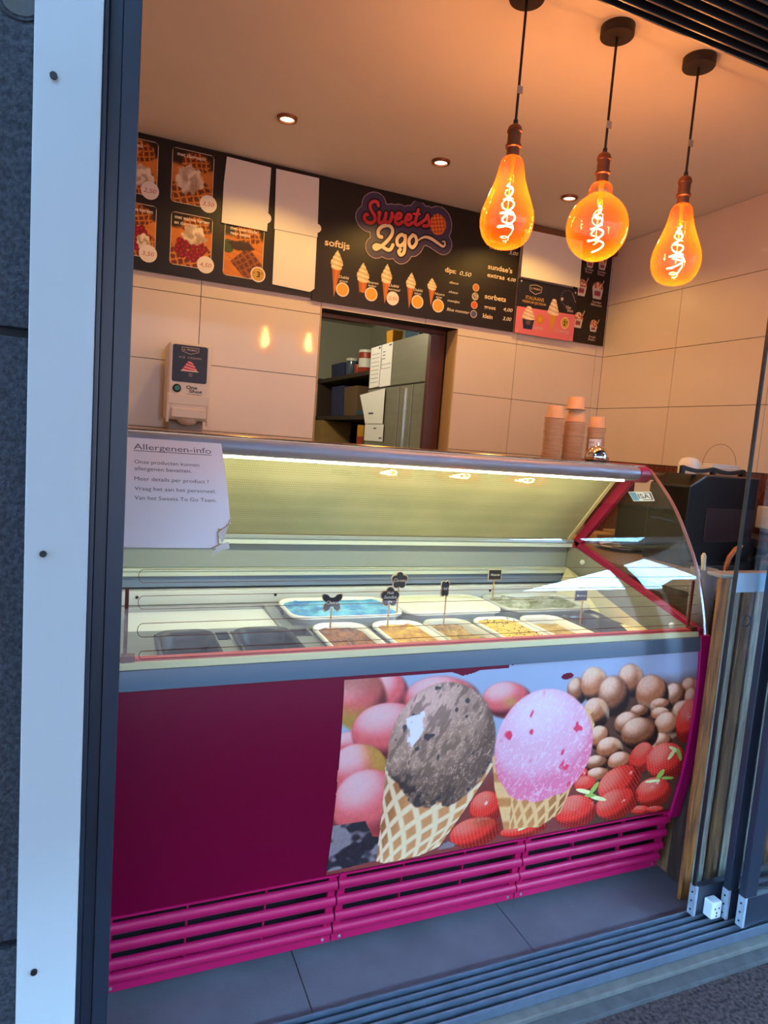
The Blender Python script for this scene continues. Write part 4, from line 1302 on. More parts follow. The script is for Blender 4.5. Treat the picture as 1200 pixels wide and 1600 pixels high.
for k, w in enumerate((0.7, 0.5)):
    write(mb, 'IJS' if k == 0 else 'CUP', math.radians(196), math.radians(196 + 40 * w), 1.455 - 0.014 * k, 0.008, put_l)
mb.build('print', 'leaf_green', lab)

# ================================================================== MENU BOARDS ON THE BACK WALL
YB = 3.482
def wall_put(d):
    return lambda u, v: (u, YB - d, v)
def wall_arr(d):
    return lambda U, V: (U, np.full_like(U, YB - d), V)
def board(name, label, x0, x1, z0, z1, m='board_black', y=YB, t=0.016):
    o = thing(name, label, 'menu board', ((x0 + x1) / 2, y + t, z0), 'menu boards on the back wall')
    mb = MB(); mb.box(x0, x1, y, y + t, z0, z1)
    mb.build('panel', m, o)
    return o

# waffle photographs
def waffle_tex(U, V, a, b, cell, seed):
    p, q = (U * a + V * b) / cell, (-U * b + V * a) / cell
    w = fbm(U * 60, V * 60, seed, 3) - 0.5
    d = np.maximum(sstep(0.28, 0.44, np.abs(((p + w * 0.5) % 1) - 0.5)), sstep(0.28, 0.44, np.abs(((q + w * 0.5) % 1) - 0.5)))
    return lerp((112, 48, 12), (230, 140, 52), np.clip(d * 0.85 + 0.5 * w, 0, 1))
def waffle_photo(kind, x0, x1, z0, z1):
    W, H = x1 - x0, z1 - z0
    def paint(U, V, C):
        u, v = (U - x0) / W, (V - z0) / H
        n = fbm(U * 70, V * 70, kind, 3); n2 = fbm(u * 9, v * 9, kind + 3, 3)
        C[:] = lerp((196, 112, 44), (226, 136, 54), fbm(u * 3, v * 22 + u * 5, kind + 9, 3))
        blend(C, sstep(0.70, 0.80, v + 0.06 * n2), (40, 22, 16))
        # stacked waffle behind
        r = np.hypot((u - 0.58) / 0.34, (v - 0.78) / 0.20) + (n - 0.5) * 0.25
        blend(C, sstep(1.05, 0.92, r), waffle_tex(U, V, 1, 0.2, 0.024, kind))
        # waffle in front
        if kind == 2:
            r = np.abs(u - 0.6) / 0.42 + np.abs(v - 0.26) / 0.30
            blend(C, sstep(1.05, 0.95, r), waffle_tex(U, V, 0.8, 0.6, 0.028, kind) * 0.5 + np.array((46, 22, 12)))
            blend(C, sstep(0.9, 0.8, np.hypot((u - 0.10) / 0.18, (v - 0.52) / 0.14)), (64, 84, 40))
            blend(C, sstep(1.0, 0.8, np.hypot((u - 0.42) / 0.32, (v - 0.56) / 0.09) + (n - .5) * .6), (60, 30, 22))
        else:
            r = np.hypot((u - 0.5) / 0.56, (v - 0.20) / 0.30) + (n - 0.5) * 0.2
            blend(C, sstep(1.05, 0.95, r), waffle_tex(U, V, 0.95, 0.3, 0.030, kind + 1))
        if kind in (1, 3):    # cherries
            for k in range(26):
                a = k * 2.4; q = 0.05 + 0.30 * math.sqrt(k / 26)
                cu, cv = 0.5 + q * math.cos(a) * 1.05, 0.36 + q * math.sin(a) * 0.62
                r = np.hypot((u - cu) / 0.075, (v - cv) / 0.060)
                blend(C, sstep(1.05, 0.9, r), lerp((196, 30, 44), (104, 6, 20), np.clip(r + 0.4 * (u - cu) * 8, 0, 1)))
        if kind in (0, 1, 3, 4):    # whipped cream
            cu, cv, ru, rv = {0: (0.42, 0.46, 0.33, 0.26), 1: (0.56, 0.62, 0.28, 0.19), 3: (0.72, 0.30, 0.16, 0.16), 4: (0.62, 0.33, 0.30, 0.20)}[kind]
            a = np.arctan2(v - cv, u - cu)
            r = np.hypot((u - cu) / ru, (v - cv) / rv) + 0.08 * np.sin(a * 7) + (n - 0.5) * 0.4
            sw = np.sin(np.hypot((u - cu) / ru, (v - cv) / rv) * 5 + 5 * fbm(u * 7, v * 7, kind + 20, 3) + a * 2)
            blend(C, sstep(1.05, 0.9, r), lerp((178, 150, 124), (244, 226, 204), np.clip(0.55 + 0.45 * sw + 0.5 * (v - cv) / rv * 0.6, 0, 1)))
        du, dv = np.minimum(u, 1 - u) * W, np.minimum(v, 1 - v) * H
        R = 0.014
        cor = (du < R) & (dv < R) & (np.hypot(R - du, R - dv) > R)
        edge = (np.minimum(du, dv) < 0.0022) | ((du < R) & (dv < R) & (np.hypot(R - du, R - dv) > R - 0.0026))
        C[edge] = (214, 190, 168)
        return ~cor
    return paint
wb = board('waffle_menu_board', 'black menu board with waffle photographs and white price discs, leftmost on the wall', -0.10, 0.966, 2.125, 2.742)
for kind, x0, x1, z0, z1 in ((4, -0.015, 0.182, 2.468, 2.716), (0, 0.244, 0.439, 2.466, 2.715), (3, -0.012, 0.184, 2.186, 2.428), (1, 0.250, 0.446, 2.176, 2.422), (2, 0.504, 0.702, 2.166, 2.440)):
    picture('photograph', x0, x1, z0, z1, 0.0021, waffle_photo(kind, x0, x1, z0, z1), wall_arr(0.0006), 'print', wb)
discs('price_disc', 'disc_white', wb, ((0.150, 2.494), (0.420, 2.487), (0.152, 2.206), (0.420, 2.199)), 0.041, wall_put(0.0012))
discs('price_disc', 'disc_white', wb, ((0.680, 2.195),), 0.038, wall_put(0.0012))
mb = MB(); disc(mb, 0.680, 2.195, 0.032, wall_put(0.0016)); mb.build('price_disc_field', 'disc_ochre', wb)
lines('handwritten_price', 'pen_red', wb, [(s, x - 0.028, x + 0.028, z - 0.010, 0.020) for s, x, z in (('2,50', 0.150, 2.494), ('3,50', 0.420, 2.487), ('3,50', 0.152, 2.206), ('4,50', 0.420, 2.199))], wall_put(0.0018), shear=0.2)
mb = MB()
write(mb, '3', 0.674, 0.690, 2.182, 0.028, wall_put(0.002), offset=0.02); write(mb, '€', 0.655, 0.664, 2.196, 0.010, wall_put(0.002)); write(mb, '00', 0.693, 0.706, 2.198, 0.009, wall_put(0.002))
mb.build('price_text', 'ink_black', wb)
lines('lettering', 'letter_white', wb, (('wafel', 0.036, 0.109, 2.676, 0.020), ('met slagroom', 0.267, 0.397, 2.681, 0.017), ('warme kersen', 0.040, 0.167, 2.391, 0.017), ('met warme kersen', 0.267, 0.429, 2.392, 0.017), ('en slagroom', 0.265, 0.378, 2.367, 0.017), ('met chocolade', 0.532, 0.666, 2.390, 0.017), ('naar keuze', 0.533, 0.631, 2.367, 0.017)), wall_put(0.0018), offset=0.018)

# soft ice board
sb = board('soft_ice_menu_board', 'black menu board with the red and cream logo and a row of soft ice cones', 0.970, 2.220, 2.112, 2.742)
def soft_cone(k, top, lft, rgt, base, tip, flat_bottom):
    x0, x1 = lft[0] - 0.004, rgt[0] + 0.004
    z0, z1 = tip[1] - 0.002, top[1] + 0.002
    cz = base[1]
    def paint(U, V, C):
        n = fbm(U * 90, V * 90, k, 3)
        tt = np.clip((V - tip[1]) / (cz - tip[1]), 0, 1)
        mid = tip[0] + (base[0] - tip[0]) * tt
        w0 = (rgt[0] - lft[0]) * 0.36
        hw = w0 * ((0.72 + 0.28 * tt) if flat_bottom else (0.06 + 0.94 * tt))
        q = (U - mid) / np.maximum(hw, 1e-4)
        C[:] = lerp((212, 124, 52), (150, 72, 26), np.clip(np.abs(q - 0.1) * 0.8 + 0.2 * n, 0, 1))
        g = np.maximum(sstep(0.36, 0.46, np.abs(((U + V) / 0.012 % 1) - 0.5)), sstep(0.36, 0.46, np.abs(((U - V) / 0.012 % 1) - 0.5)))
        blend(C, g * 0.35, (236, 160, 84))
        inc = (np.abs(q) <= 1) & (V <= cz + 0.012)
        s = np.clip((V - cz) / (top[1] - cz), 0, 1)
        cm = base[0] + (top[0] - base[0]) * s
        hw2 = (rgt[0] - lft[0]) / 2 * np.where(s < 0.32, 0.80 + 0.62 * s, 1.0 * np.clip((1 - s) / 0.68, 0, 1) ** 0.85)
        hw2 = hw2 * (1 + 0.05 * np.sin(s * 34))
        q2 = (U - cm) / np.maximum(hw2, 1e-4)
        cr = (np.abs(q2) <= 1) & (V >= cz - 0.006 * (1 - q2 * q2))
        col = lerp((196, 166, 128), (250, 232, 196), np.clip(0.62 + 0.38 * np.sin(s * 26 + q2 * 1.6) - 0.35 * np.abs(q2 + 0.2), 0, 1))
        blend(C, cr.astype(float), col)
        return inc | cr
    picture('soft_ice_picture', x0, x1, z0, z1, 0.0018, paint, wall_arr(0.0006), 'print', sb)
for k, c in enumerate([((1.095, 2.391), (1.054, 2.319), (1.127, 2.331), (1.094, 2.293), (1.089, 2.149), 0), ((1.243, 2.351), (1.208, 2.278), (1.284, 2.29), (1.247, 2.252), (1.248, 2.195), 1),
                       ((1.383, 2.369), (1.348, 2.301), (1.416, 2.312), (1.383, 2.269), (1.382, 2.154), 0), ((1.531, 2.347), (1.497, 2.291), (1.561, 2.301), (1.531, 2.265), (1.53, 2.151), 0), ((1.659, 2.338), (1.632, 2.291), (1.694, 2.301), (1.663, 2.275), (1.663, 2.183), 0)]):
    soft_cone(k, *c)
spots_ = [(1.135, 2.191), (1.300, 2.192), (1.428, 2.189), (1.579, 2.193), (1.710, 2.191)]
discs('price_disc', 'disc_white', sb, spots_, 0.037, wall_put(0.0012))
discs('price_disc_field', 'disc_gold', sb, [q for i, q in enumerate(spots_) if i != 2], 0.031, wall_put(0.0016))
mb = MB(); write(mb, '2,50', 1.402, 1.456, 2.180, 0.019, wall_put(0.0018), shear=0.2); mb.build('handwritten_price', 'pen_red', sb)
lines('lettering', 'letter_cream', sb, [('softijs', 1.02, 1.159, 2.402, 0.035), ('dips:', 1.735, 1.806, 2.383, 0.027), ("sundae's", 2.011, 2.178, 2.446, 0.029), ('extras', 2.011, 2.13, 2.401, 0.025), ('sorbets', 2.007, 2.153, 2.277, 0.029), ('groot', 2.009, 2.088, 2.221, 0.021), ('klein', 2.006, 2.072, 2.166, 0.026), ('normaal', 2.004, 2.117, 2.595, 0.021), ('groot', 2.007, 2.09, 2.56, 0.021)], wall_put(0.0016), offset=0.02)
lines('handwriting', 'letter_white', sb, [('Oublié', 1.109, 1.167, 2.248, 0.015), ('groot', 1.114, 1.161, 2.230, 0.012), ('Boeren', 1.274, 1.337, 2.248, 0.014), ('beker', 1.279, 1.328, 2.231, 0.013), ('Oublié', 1.398, 1.46, 2.25, 0.015), ('normaal', 1.396, 1.469, 2.231, 0.013), ('Oublié', 1.55, 1.606, 2.250, 0.015), ('klein', 1.556, 1.599, 2.232, 0.013), ('Hoorn', 1.682, 1.744, 2.249, 0.014), ('tje', 1.692, 1.729, 2.232, 0.013),
                        ('0,50', 1.830, 1.906, 2.381, 0.024), ('disco', 1.769, 1.828, 2.325, 0.014), ('choco', 1.77, 1.829, 2.273, 0.014), ('nootjes', 1.766, 1.846, 2.224, 0.014), ('Blue monster', 1.767, 1.915, 2.173, 0.017), ('4,00', 2.146, 2.208, 2.401, 0.020), ('4,00', 2.14, 2.205, 2.225, 0.021), ('3,00', 2.142, 2.203, 2.172, 0.021), ('2,50', 2.14, 2.205, 2.591, 0.020), ('3,00', 2.144, 2.208, 2.552, 0.020)], wall_put(0.0016), shear=0.25, offset=0.006)
for (x, z), m in zip([(1.944, 2.328), (1.944, 2.278), (1.943, 2.229), (1.944, 2.178)], ('dot_brown', 'dot_speck', 'dot_red', 'dot_blue')):
    mb = MB(); disc(mb, x, z, 0.0215, wall_put(0.001)); b = mb.build('dip_ring', 'letter_cream', sb)
    mb = MB(); disc(mb, x, z, 0.0185, wall_put(0.0015)); mb.build('dip_dot', m, b)
# logo drawn in brush strokes
LOGO = {'S': [(1.305, 2.657), (1.299, 2.673), (1.28, 2.674), (1.262, 2.661), (1.259, 2.64), (1.272, 2.619), (1.288, 2.601), (1.29, 2.577), (1.27, 2.561), (1.246, 2.562), (1.228, 2.58), (1.238, 2.599), (1.247, 2.599)],
 'w': [(1.31, 2.62), (1.317, 2.623), (1.313, 2.592), (1.317, 2.574), (1.336, 2.575), (1.35, 2.604), (1.353, 2.628), (1.349, 2.595), (1.357, 2.58), (1.376, 2.585), (1.386, 2.611), (1.387, 2.635), (1.393, 2.617)],
 'e1': [(1.411, 2.607), (1.437, 2.621), (1.441, 2.639), (1.423, 2.64), (1.411, 2.616), (1.413, 2.59), (1.431, 2.585), (1.454, 2.602)], 'e2': [(1.47, 2.612), (1.497, 2.626), (1.498, 2.644), (1.483, 2.645), (1.47, 2.621), (1.473, 2.597), (1.49, 2.592), (1.513, 2.609)],
 't': [(1.542, 2.683), (1.535, 2.649), (1.528, 2.612), (1.539, 2.601), (1.558, 2.614)], 'tb': [(1.514, 2.656), (1.552, 2.662)], 's': [(1.565, 2.619), (1.589, 2.642), (1.6, 2.666), (1.606, 2.649), (1.614, 2.624), (1.602, 2.609), (1.58, 2.604)], 's2': [(1.609, 2.614), (1.631, 2.628)]}
LOGO2 = {'two': [(1.337, 2.5), (1.32, 2.503), (1.315, 2.528), (1.333, 2.553), (1.371, 2.567), (1.396, 2.552), (1.394, 2.521), (1.368, 2.482), (1.336, 2.45), (1.309, 2.432), (1.296, 2.441), (1.312, 2.454), (1.346, 2.45), (1.376, 2.44), (1.395, 2.447), (1.406, 2.471)],
 'g': [(1.473, 2.527), (1.452, 2.534), (1.429, 2.51), (1.432, 2.48), (1.452, 2.475), (1.475, 2.501), (1.475, 2.532), (1.477, 2.484), (1.475, 2.444), (1.456, 2.427), (1.443, 2.441), (1.452, 2.455)], 'o': [(1.521, 2.545), (1.501, 2.519), (1.504, 2.489), (1.525, 2.479), (1.545, 2.509), (1.537, 2.539), (1.517, 2.542)],
 'sw': [(1.545, 2.512), (1.573, 2.537), (1.603, 2.549), (1.639, 2.544), (1.677, 2.529), (1.709, 2.517), (1.722, 2.528), (1.717, 2.545), (1.704, 2.543)]}
def paint_logo(U, V, C):
    word, num = np.full(U.shape, 9.0), np.full(U.shape, 9.0)
    for k, p in LOGO.items():
        q = smooth_path(p, 4)
        word = np.minimum(word, path_distance(U, V, q, [0.013 if k in ('tb', 's2') else 0.018] * len(q)))
    for k, p in LOGO2.items():
        q = smooth_path(p, 4)
        w = np.interp(np.linspace(0, 1, len(q)), np.linspace(0, 1, 7), [0.006, 0.012, 0.018, 0.016, 0.012, 0.009, 0.007]) if k == 'sw' else [0.019] * len(q)
        num = np.minimum(num, path_distance(U, V, q, w))
    rw = np.hypot((U - 1.668) / 0.050, (V - 2.628) / 0.056)
    waf = (rw - 1) * 0.052
    core = inside_poly(U, V, [(1.30, 2.60), (1.34, 2.45), (1.45, 2.45), (1.53, 2.49), (1.66, 2.54), (1.69, 2.60), (1.50, 2.63)])
    dist = np.minimum(np.minimum(word, num), waf)
    C[:] = (206, 176, 176)
    blend(C, np.maximum(sstep(0.0375, 0.0360, dist), core * 1.0), (70, 58, 92))
    blend(C, sstep(0.011, 0.006, np.minimum(word, num)), (28, 22, 30))
    p, q = (U + 0.25 * V) / 0.021, (V - 0.25 * U) / 0.021
    g = np.maximum(sstep(0.30, 0.42, np.abs((p % 1) - 0.5)), sstep(0.30, 0.42, np.abs((q % 1) - 0.5)))
    wv = rw + 0.03 * np.sin(np.arctan2(V - 2.628, U - 1.668) * 14)
    blend(C, (wv < 1) * 1.0, lerp((186, 74, 26), (238, 132, 60), g))
    blend(C, sstep(0.0005, -0.0008, num), (244, 212, 180))
    blend(C, sstep(0.0005, -0.0008, word), lerp((196, 40, 50), (226, 66, 82), sstep(2.56, 2.67, V)))
    return (dist < 0.0405) | core
picture('logo', 1.165, 1.775, 2.375, 2.725, 0.0015, paint_logo, wall_arr(0.0006), 'print', sb)

# milkshake board and the bar it hangs under
kb = board('milkshake_menu_board', 'narrow black menu board with milkshake cups in the right corner of the back wall', 2.640, 2.904, 2.113, 2.664)
lines('lettering', 'logo_outline', kb, [('Sundae', 2.782, 2.852, 2.368, 0.014), ('Milkshake', 2.774, 2.859, 2.350, 0.014), ('Fresh', 2.785, 2.836, 2.153, 0.014), ('Shake', 2.780, 2.833, 2.136, 0.014), ('Sundae', 2.700, 2.765, 2.556, 0.013), ('Royal', 2.705, 2.755, 2.540, 0.013), ('Sundae', 2.800, 2.862, 2.556, 0.013), ('Peanut', 2.800, 2.855, 2.540, 0.013)], wall_put(0.0014), offset=0.01)
def shake(cx, zb, zt, w, kind):
    x0, x1, z1 = cx - w * 0.62, cx + w * 0.62, zt + 0.055
    def paint(U, V, C):
        s = np.clip((V - zb) / (zt - zb), 0, 1)
        hw = w / 2 * (0.74 + 0.26 * s)
        cupm = (np.abs(U - cx) <= hw) & (V <= zt)
        n = fbm(U * 110, V * 110, kind, 3)
        C[:] = (204, 198, 204)
        blend(C, sstep(0.20, 0.40, s) * sstep(0.85, 0.65, s) * (np.abs(U - cx) < w * 0.26), (150, 60, 76))
        r = np.hypot((U - cx) / (w * 0.5), (V - zt) / 0.042) + (n - 0.5) * 0.3
        top = (r < 1) & (V > zt - 0.004)
        blend(C, top.astype(float), lerp((170, 84, 56), (238, 200, 176), sstep(0.4, 0.6, n)))
        st = np.abs((U - cx - 0.020) - (V - zt) * 0.42)
        straw = (st < 0.0042) & (V > zt)
        C[straw & ~top] = (222, 190, 180)
        return cupm | top | straw
    picture('cup_picture', x0, x1, zb, z1, 0.002, paint, wall_arr(0.0006), 'print', kb)
shake(2.815, 2.394, 2.458, 0.088, 1); shake(2.812, 2.192, 2.226, 0.062, 2); shake(2.735, 2.572, 2.612, 0.060, 3); shake(2.830, 2.575, 2.615, 0.064, 4); shake(2.692, 2.395, 2.455, 0.075, 5); shake(2.690, 2.200, 2.256, 0.070, 6)
mb = MB(); mb.box(2.215, 2.958 - 0.035, 3.455, 3.498, 2.668, 2.742)
tag(mb.build('lintel_bar', 'lintel', bevel=0.006), 'brown bar under the ceiling above the blank sheet and milkshake board', 'bar')

# italian ice poster
it = thing('ice_cream_poster', 'small black and pink plastic poster with a cup and a cone of soft ice', 'poster', (2.44, YB, 2.108))
mb = MB(); mb.box(2.226, 2.657, YB - 0.010, YB - 0.006, 2.108, 2.427); mb.build('panel', 'board_navy', it)
IP, IA = wall_put(0.0106), wall_arr(0.0106)
IP2 = wall_put(0.0112)
mb = MB(); flat(mb, [(2.2265, 2.1085), (2.6565, 2.1085), (2.6565, 2.272), (2.2265, 2.264)], IP); mb.build('pink_field', 'board_pink', it)
mb = MB()
sh_ = [(2.304, 2.396), (2.3475, 2.404), (2.391, 2.396), (2.388, 2.366), (2.3475, 2.349), (2.307, 2.366), (2.304, 2.396)]
for a, b in zip(sh_[:-1], sh_[1:]): stroke(mb, [a, b], 0.0034, IP2, 2)
write(mb, 'IL PRIMO', 2.314, 2.381, 2.375, 0.012, IP2, offset=0.01)
for a in np.linspace(0.5, 5.0, 14): disc(mb, 2.584 + 0.047 * math.cos(a), 2.362 + 0.047 * math.sin(a), 0.0022, IP2, n=8)
stroke(mb, [(2.615, 2.40), (2.648, 2.345)], 0.0025, IP2, 2)
disc(mb, 2.545, 2.352, 0.010, IP2)
write(mb, 'One', 2.578, 2.618, 2.302, 0.016, IP2, offset=0.02); write(mb, 'Shot', 2.592, 2.636, 2.284, 0.016, IP2, offset=0.02)
write(mb, 'BEKER', 2.364, 2.432, 2.148, 0.017, IP2, offset=0.01); write(mb, 'HOORNTJE', 2.510, 2.620, 2.150, 0.019, IP2, offset=0.01)
for x, z in ((2.242, 2.412), (2.640, 2.404), (2.242, 2.124), (2.640, 2.122)): disc(mb, x, z, 0.006, IP2, n=12)
mb.build('lettering', 'logo_outline', it)
mb = MB(); write(mb, 'ITALIAANS', 2.283, 2.414, 2.314, 0.021, IP2, offset=0.01); write(mb, 'PREMIUM IJSCREAM', 2.262, 2.431, 2.292, 0.015, IP2, offset=0.01)
mb.build('gold_lettering', 'letter_gold', it)
def paint_it(U, V, C):
    n = fbm(U * 100, V * 100, 4, 3)
    C[:] = (226, 116, 134)
    keep = np.zeros(U.shape, bool)
    def cream(cx, z0, z1, w):
        s = np.clip((V - z0) / (z1 - z0), 0, 1)
        hw = w / 2 * (1 - 0.72 * s ** 1.3) * (1 + 0.06 * np.sin(s * 30))
        q = (U - cx) / hw
        m = (np.abs(q) < 1) & (V >= z0 - 0.006 * (1 - q * q)) & (V <= z1)
        blend(C, m.astype(float), lerp((196, 160, 142), (250, 226, 206), np.clip(0.65 + 0.35 * np.sin(s * 22 + q * 2) - 0.25 * np.abs(q), 0, 1)))
        return m
    s = np.clip((V - 2.139) / 0.064, 0, 1)
    m = (np.abs(U - 2.316) < 0.032 + 0.012 * s) & (V > 2.139) & (V < 2.203)
    blend(C, m.astype(float), (36, 44, 86)); keep |= m
    g = m & (np.abs(U - 2.316) < 0.016) & (np.abs(V - 2.178) < 0.012)
    blend(C, g * 0.6, (150, 110, 60))
    keep |= cream(2.313, 2.201, 2.275, 0.098)
    r = np.hypot(U - 2.399, V - 2.209) / 0.029
    blend(C, (r < 1) * 1.0, lerp((226, 164, 66), (196, 130, 44), np.clip(r, 0, 1))); keep |= r < 1
    tt = np.clip((V - 2.144) / 0.108, 0, 1)
    m = (np.abs(U - 2.489) < 0.004 + 0.028 * tt) & (V > 2.144) & (V < 2.258)
    blend(C, m * 1.0, (214, 146, 68)); keep |= m
    keep |= cream(2.489, 2.252, 2.343, 0.090)
    r = np.hypot((U - 2.584) / 0.031, (V - 2.213) / 0.036)
    blend(C, (r < 1) * 1.0, (238, 214, 160)); blend(C, (r < 0.82) * 1.0, (196, 156, 62)); keep |= r < 1
    return keep
picture('product_pictures', 2.25, 2.63, 2.135, 2.35, 0.0018, paint_it, wall_arr(0.0113), 'print', it)
mb = MB(); write(mb, '2', 2.572, 2.588, 2.198, 0.028, wall_put(0.012), offset=0.02); write(mb, '50', 2.590, 2.604, 2.214, 0.012, wall_put(0.012)); mb.build('price_text', 'ink_black', it)

# blank sheets stuck over old prices
def sheet(label, pts, y, tabs=()):
    mb = MB(); mb.prism(pts, y, y + 0.0012, 'y')
    o = mb.build('blank_sheet', 'paper')
    tag(o, label, 'paper', 'blank paper sheets stuck on the menu boards')
    for (x, z, r) in tabs:
        m2 = MB(); m2.prism([(x + r * math.cos(a), z + r * math.sin(a)) for a in np.linspace(0, 2 * PI, 17)[:-1]], y + 0.0002, y + 0.001, 'y')
        m2.build('rounded_tab', 'paper', o)
    return o
sheet('blank white sheet above the chocolate waffle photo', [(0.486, 2.411), (0.712, 2.411), (0.713, 2.440), (0.716, 2.720), (0.497, 2.724), (0.488, 2.60)], 3.474, [(0.705, 2.475, 0.026)])
sheet('upper blank white sheet between the waffle photos and the logo board', [(0.748, 2.430), (0.976, 2.430), (0.966, 2.722), (0.741, 2.720)], 3.471, [(0.972, 2.475, 0.022)])
sheet('lower blank white sheet between the waffle photos and the soft ice cones', [(0.755, 2.158), (0.955, 2.150), (0.978, 2.170), (0.974, 2.440), (0.752, 2.440)], 3.475)
sheet('large blank white sheet stuck above the black and pink poster', [(2.222, 2.430), (2.652, 2.432), (2.642, 2.708), (2.218, 2.700)], 3.452)

# ---------------------------------------------------------------- capsule ice cream machine
dm = thing('ice_cream_machine', 'tall white capsule ice cream machine with dark picture panel and green button', 'ice machine', (0.345, 3.36, 1.0))
YD = 3.25
mb = MB(); mb.box(0.246, 0.440, YD, 3.46, 1.43, 1.785); mb.build('body', 'machine_white', dm, bevel=0.012, seg=3)
mb = MB(); mb.box(0.262, 0.424, 3.33, 3.46, 1.02, 1.43); mb.build('column', 'machine_side', dm, bevel=0.008)
mb = MB(); mb.box(0.246, 0.440, 3.18, 3.46, 1.0, 1.03); mb.build('base', 'machine_white', dm, bevel=0.006)
mb = MB(); mb.box(0.2455, 0.258, YD - 0.004, YD + 0.01, 1.415, 1.55); mb.box(0.4275, 0.4415, YD - 0.004, YD + 0.01, 1.408, 1.55); mb.box(0.250, 0.438, YD - 0.006, YD + 0.01, 1.50, 1.548)
mb.build('front_lip', 'machine_white', dm, bevel=0.004)
DP = lambda d: (lambda u, v: (u, YD - 0.0005 - d, v))
mb = MB()
mb.add([DP(0.0005)(x, z) for x, z in rrect(0.264, 0.421, 1.605, 1.774, 0.010)], [tuple(range(28))])
pn = mb.build('picture_panel', 'board_navy', dm)
mb = MB()
shp = [(0.304, 1.764), (0.380, 1.764), (0.379, 1.746), (0.342, 1.735), (0.305, 1.746), (0.304, 1.764)]
for a, b in zip(shp[:-1], shp[1:]): stroke(mb, [a, b], 0.0024, DP(0.0012), 2)
write(mb, 'IL PRIMO', 0.311, 0.373, 1.749, 0.009, DP(0.0012), offset=0.01)
write(mb, 'ICE  CREAM', 0.294, 0.392, 1.714, 0.0085, DP(0.0012))
for k in range(3): flat(mb, [(0.338, 1.646 - k * .006), (0.356, 1.646 - k * .006), (0.356, 1.6475 - k * .006), (0.338, 1.6475 - k * .006)], DP(0.0012))
mb.build('lettering', 'logo_outline', pn)
def paint_pink(U, V, C):
    s = np.clip((V - 1.655) / 0.048, 0, 1)
    hw = 0.040 * (1 - 0.8 * s ** 1.1) * (1 + 0.07 * np.sin(s * 26))
    q = (U - 0.342) / hw
    C[:] = lerp((214, 60, 96), (250, 196, 200), sstep(0.55, 0.85, np.sin(s * 24 + q * 2.5) * 0.5 + 0.5))
    C[V < 1.661] = (240, 210, 206)
    return (np.abs(q) < 1) & (V <= 1.703)
picture('picture', 0.298, 0.386, 1.655, 1.704, 0.0015, paint_pink, lambda U, V: (U, np.full_like(U, YD - 0.0018), V), 'print', dm)
mb = MB(); mb.lathe([(0.0, 0.008), (0.014, 0.008), (0.018, 0.006), (0.0195, 0.0)], n=24, cap=False, M=Matrix.Rotation(PI / 2, 3, 'X')); mb.v = [(a + 0.289, b + YD, c + 1.575) for a, b, c in mb.v]
bt = mb.build('button_ring', 'black_gloss', dm, smooth=True)
mb = MB(); mb.lathe([(0.0, 0.0095), (0.012, 0.0093), (0.0145, 0.007)], n=24, cap=False, M=Matrix.Rotation(PI / 2, 3, 'X')); mb.v = [(a + 0.289, b + YD, c + 1.575) for a, b, c in mb.v]
mb.build('button', 'button_green', bt, smooth=True)
mb = MB(); write(mb, 'One', 0.330, 0.380, 1.576, 0.016, DP(0.0008), offset=0.02); write(mb, 'Shot', 0.344, 0.404, 1.559, 0.015, DP(0.0008), offset=0.02)
stroke(mb, [(0.334, 1.552), (0.402, 1.550)], 0.002, DP(0.0008), 2)
mb.build('lettering', 'ink_black', dm)
mb = MB(); mb.box(0.268, 0.424, YD - 0.016, YD + 0.01, 1.440, 1.485); mb.build('capsule_drawer', 'machine_white', dm, bevel=0.004)
mb = MB(); mb.lathe([(0.052, 0.0), (0.050, -0.010), (0.034, -0.028), (0.012, -0.034), (0.0, -0.035)], 0.346, YD + 0.045, 30, cap=False); mb.v = [(a, b, c + 1.442) for a, b, c in mb.v]
mb.build('nozzle', 'machine_white', dm, smooth=True)
mb = MB(); mb.box(-0.38, 0.95, 3.10, 3.495, 0.0, 0.965); c_ = thing('back_counter', 'white counter along the back wall under the ice cream machine', 'counter', (0.28, 3.3, 0))
mb.build('cabinet', 'white_plastic', c_); mb = MB(); mb.box(-0.39, 0.96, 3.08, 3.497, 0.965, 1.0); mb.build('worktop', 'worktop', c_, bevel=0.004)

# ---------------------------------------------------------------- back room seen through the doorway
mb = MB(); mb.box(-0.3, 2.7, 6.80, 6.9, 0, 2.65); structure(mb.build('wall_storeroom_back', 'plaster_old'))
mb = MB(); mb.box(2.56, 2.66, D + 0.12, 6.8, 0, 2.65); structure(mb.build('wall_storeroom_right', 'plaster_old'))
mb = MB(); mb.box(-0.3, -0.2, D + 0.12, 6.8, 0, 2.65); structure(mb.build('wall_storeroom_left', 'plaster_old'))
mb = MB(); mb.box(-0.3, 2.7, D + 0.12, 6.9, 2.60, 2.7); structure(mb.build('ceiling_storeroom', 'plaster_old'))
mb = MB(); mb.box(-0.3, 2.7, D, 6.9, -0.06, -0.001); structure(mb.build('floor_storeroom', 'floor_tile'))
lamp('storeroom_fill_light', 'POINT', (0.9, 4.6, 2.45), 36.0, (1.0, 0.86, 0.60), 0.12)  # unseen point light added to brighten the storeroom

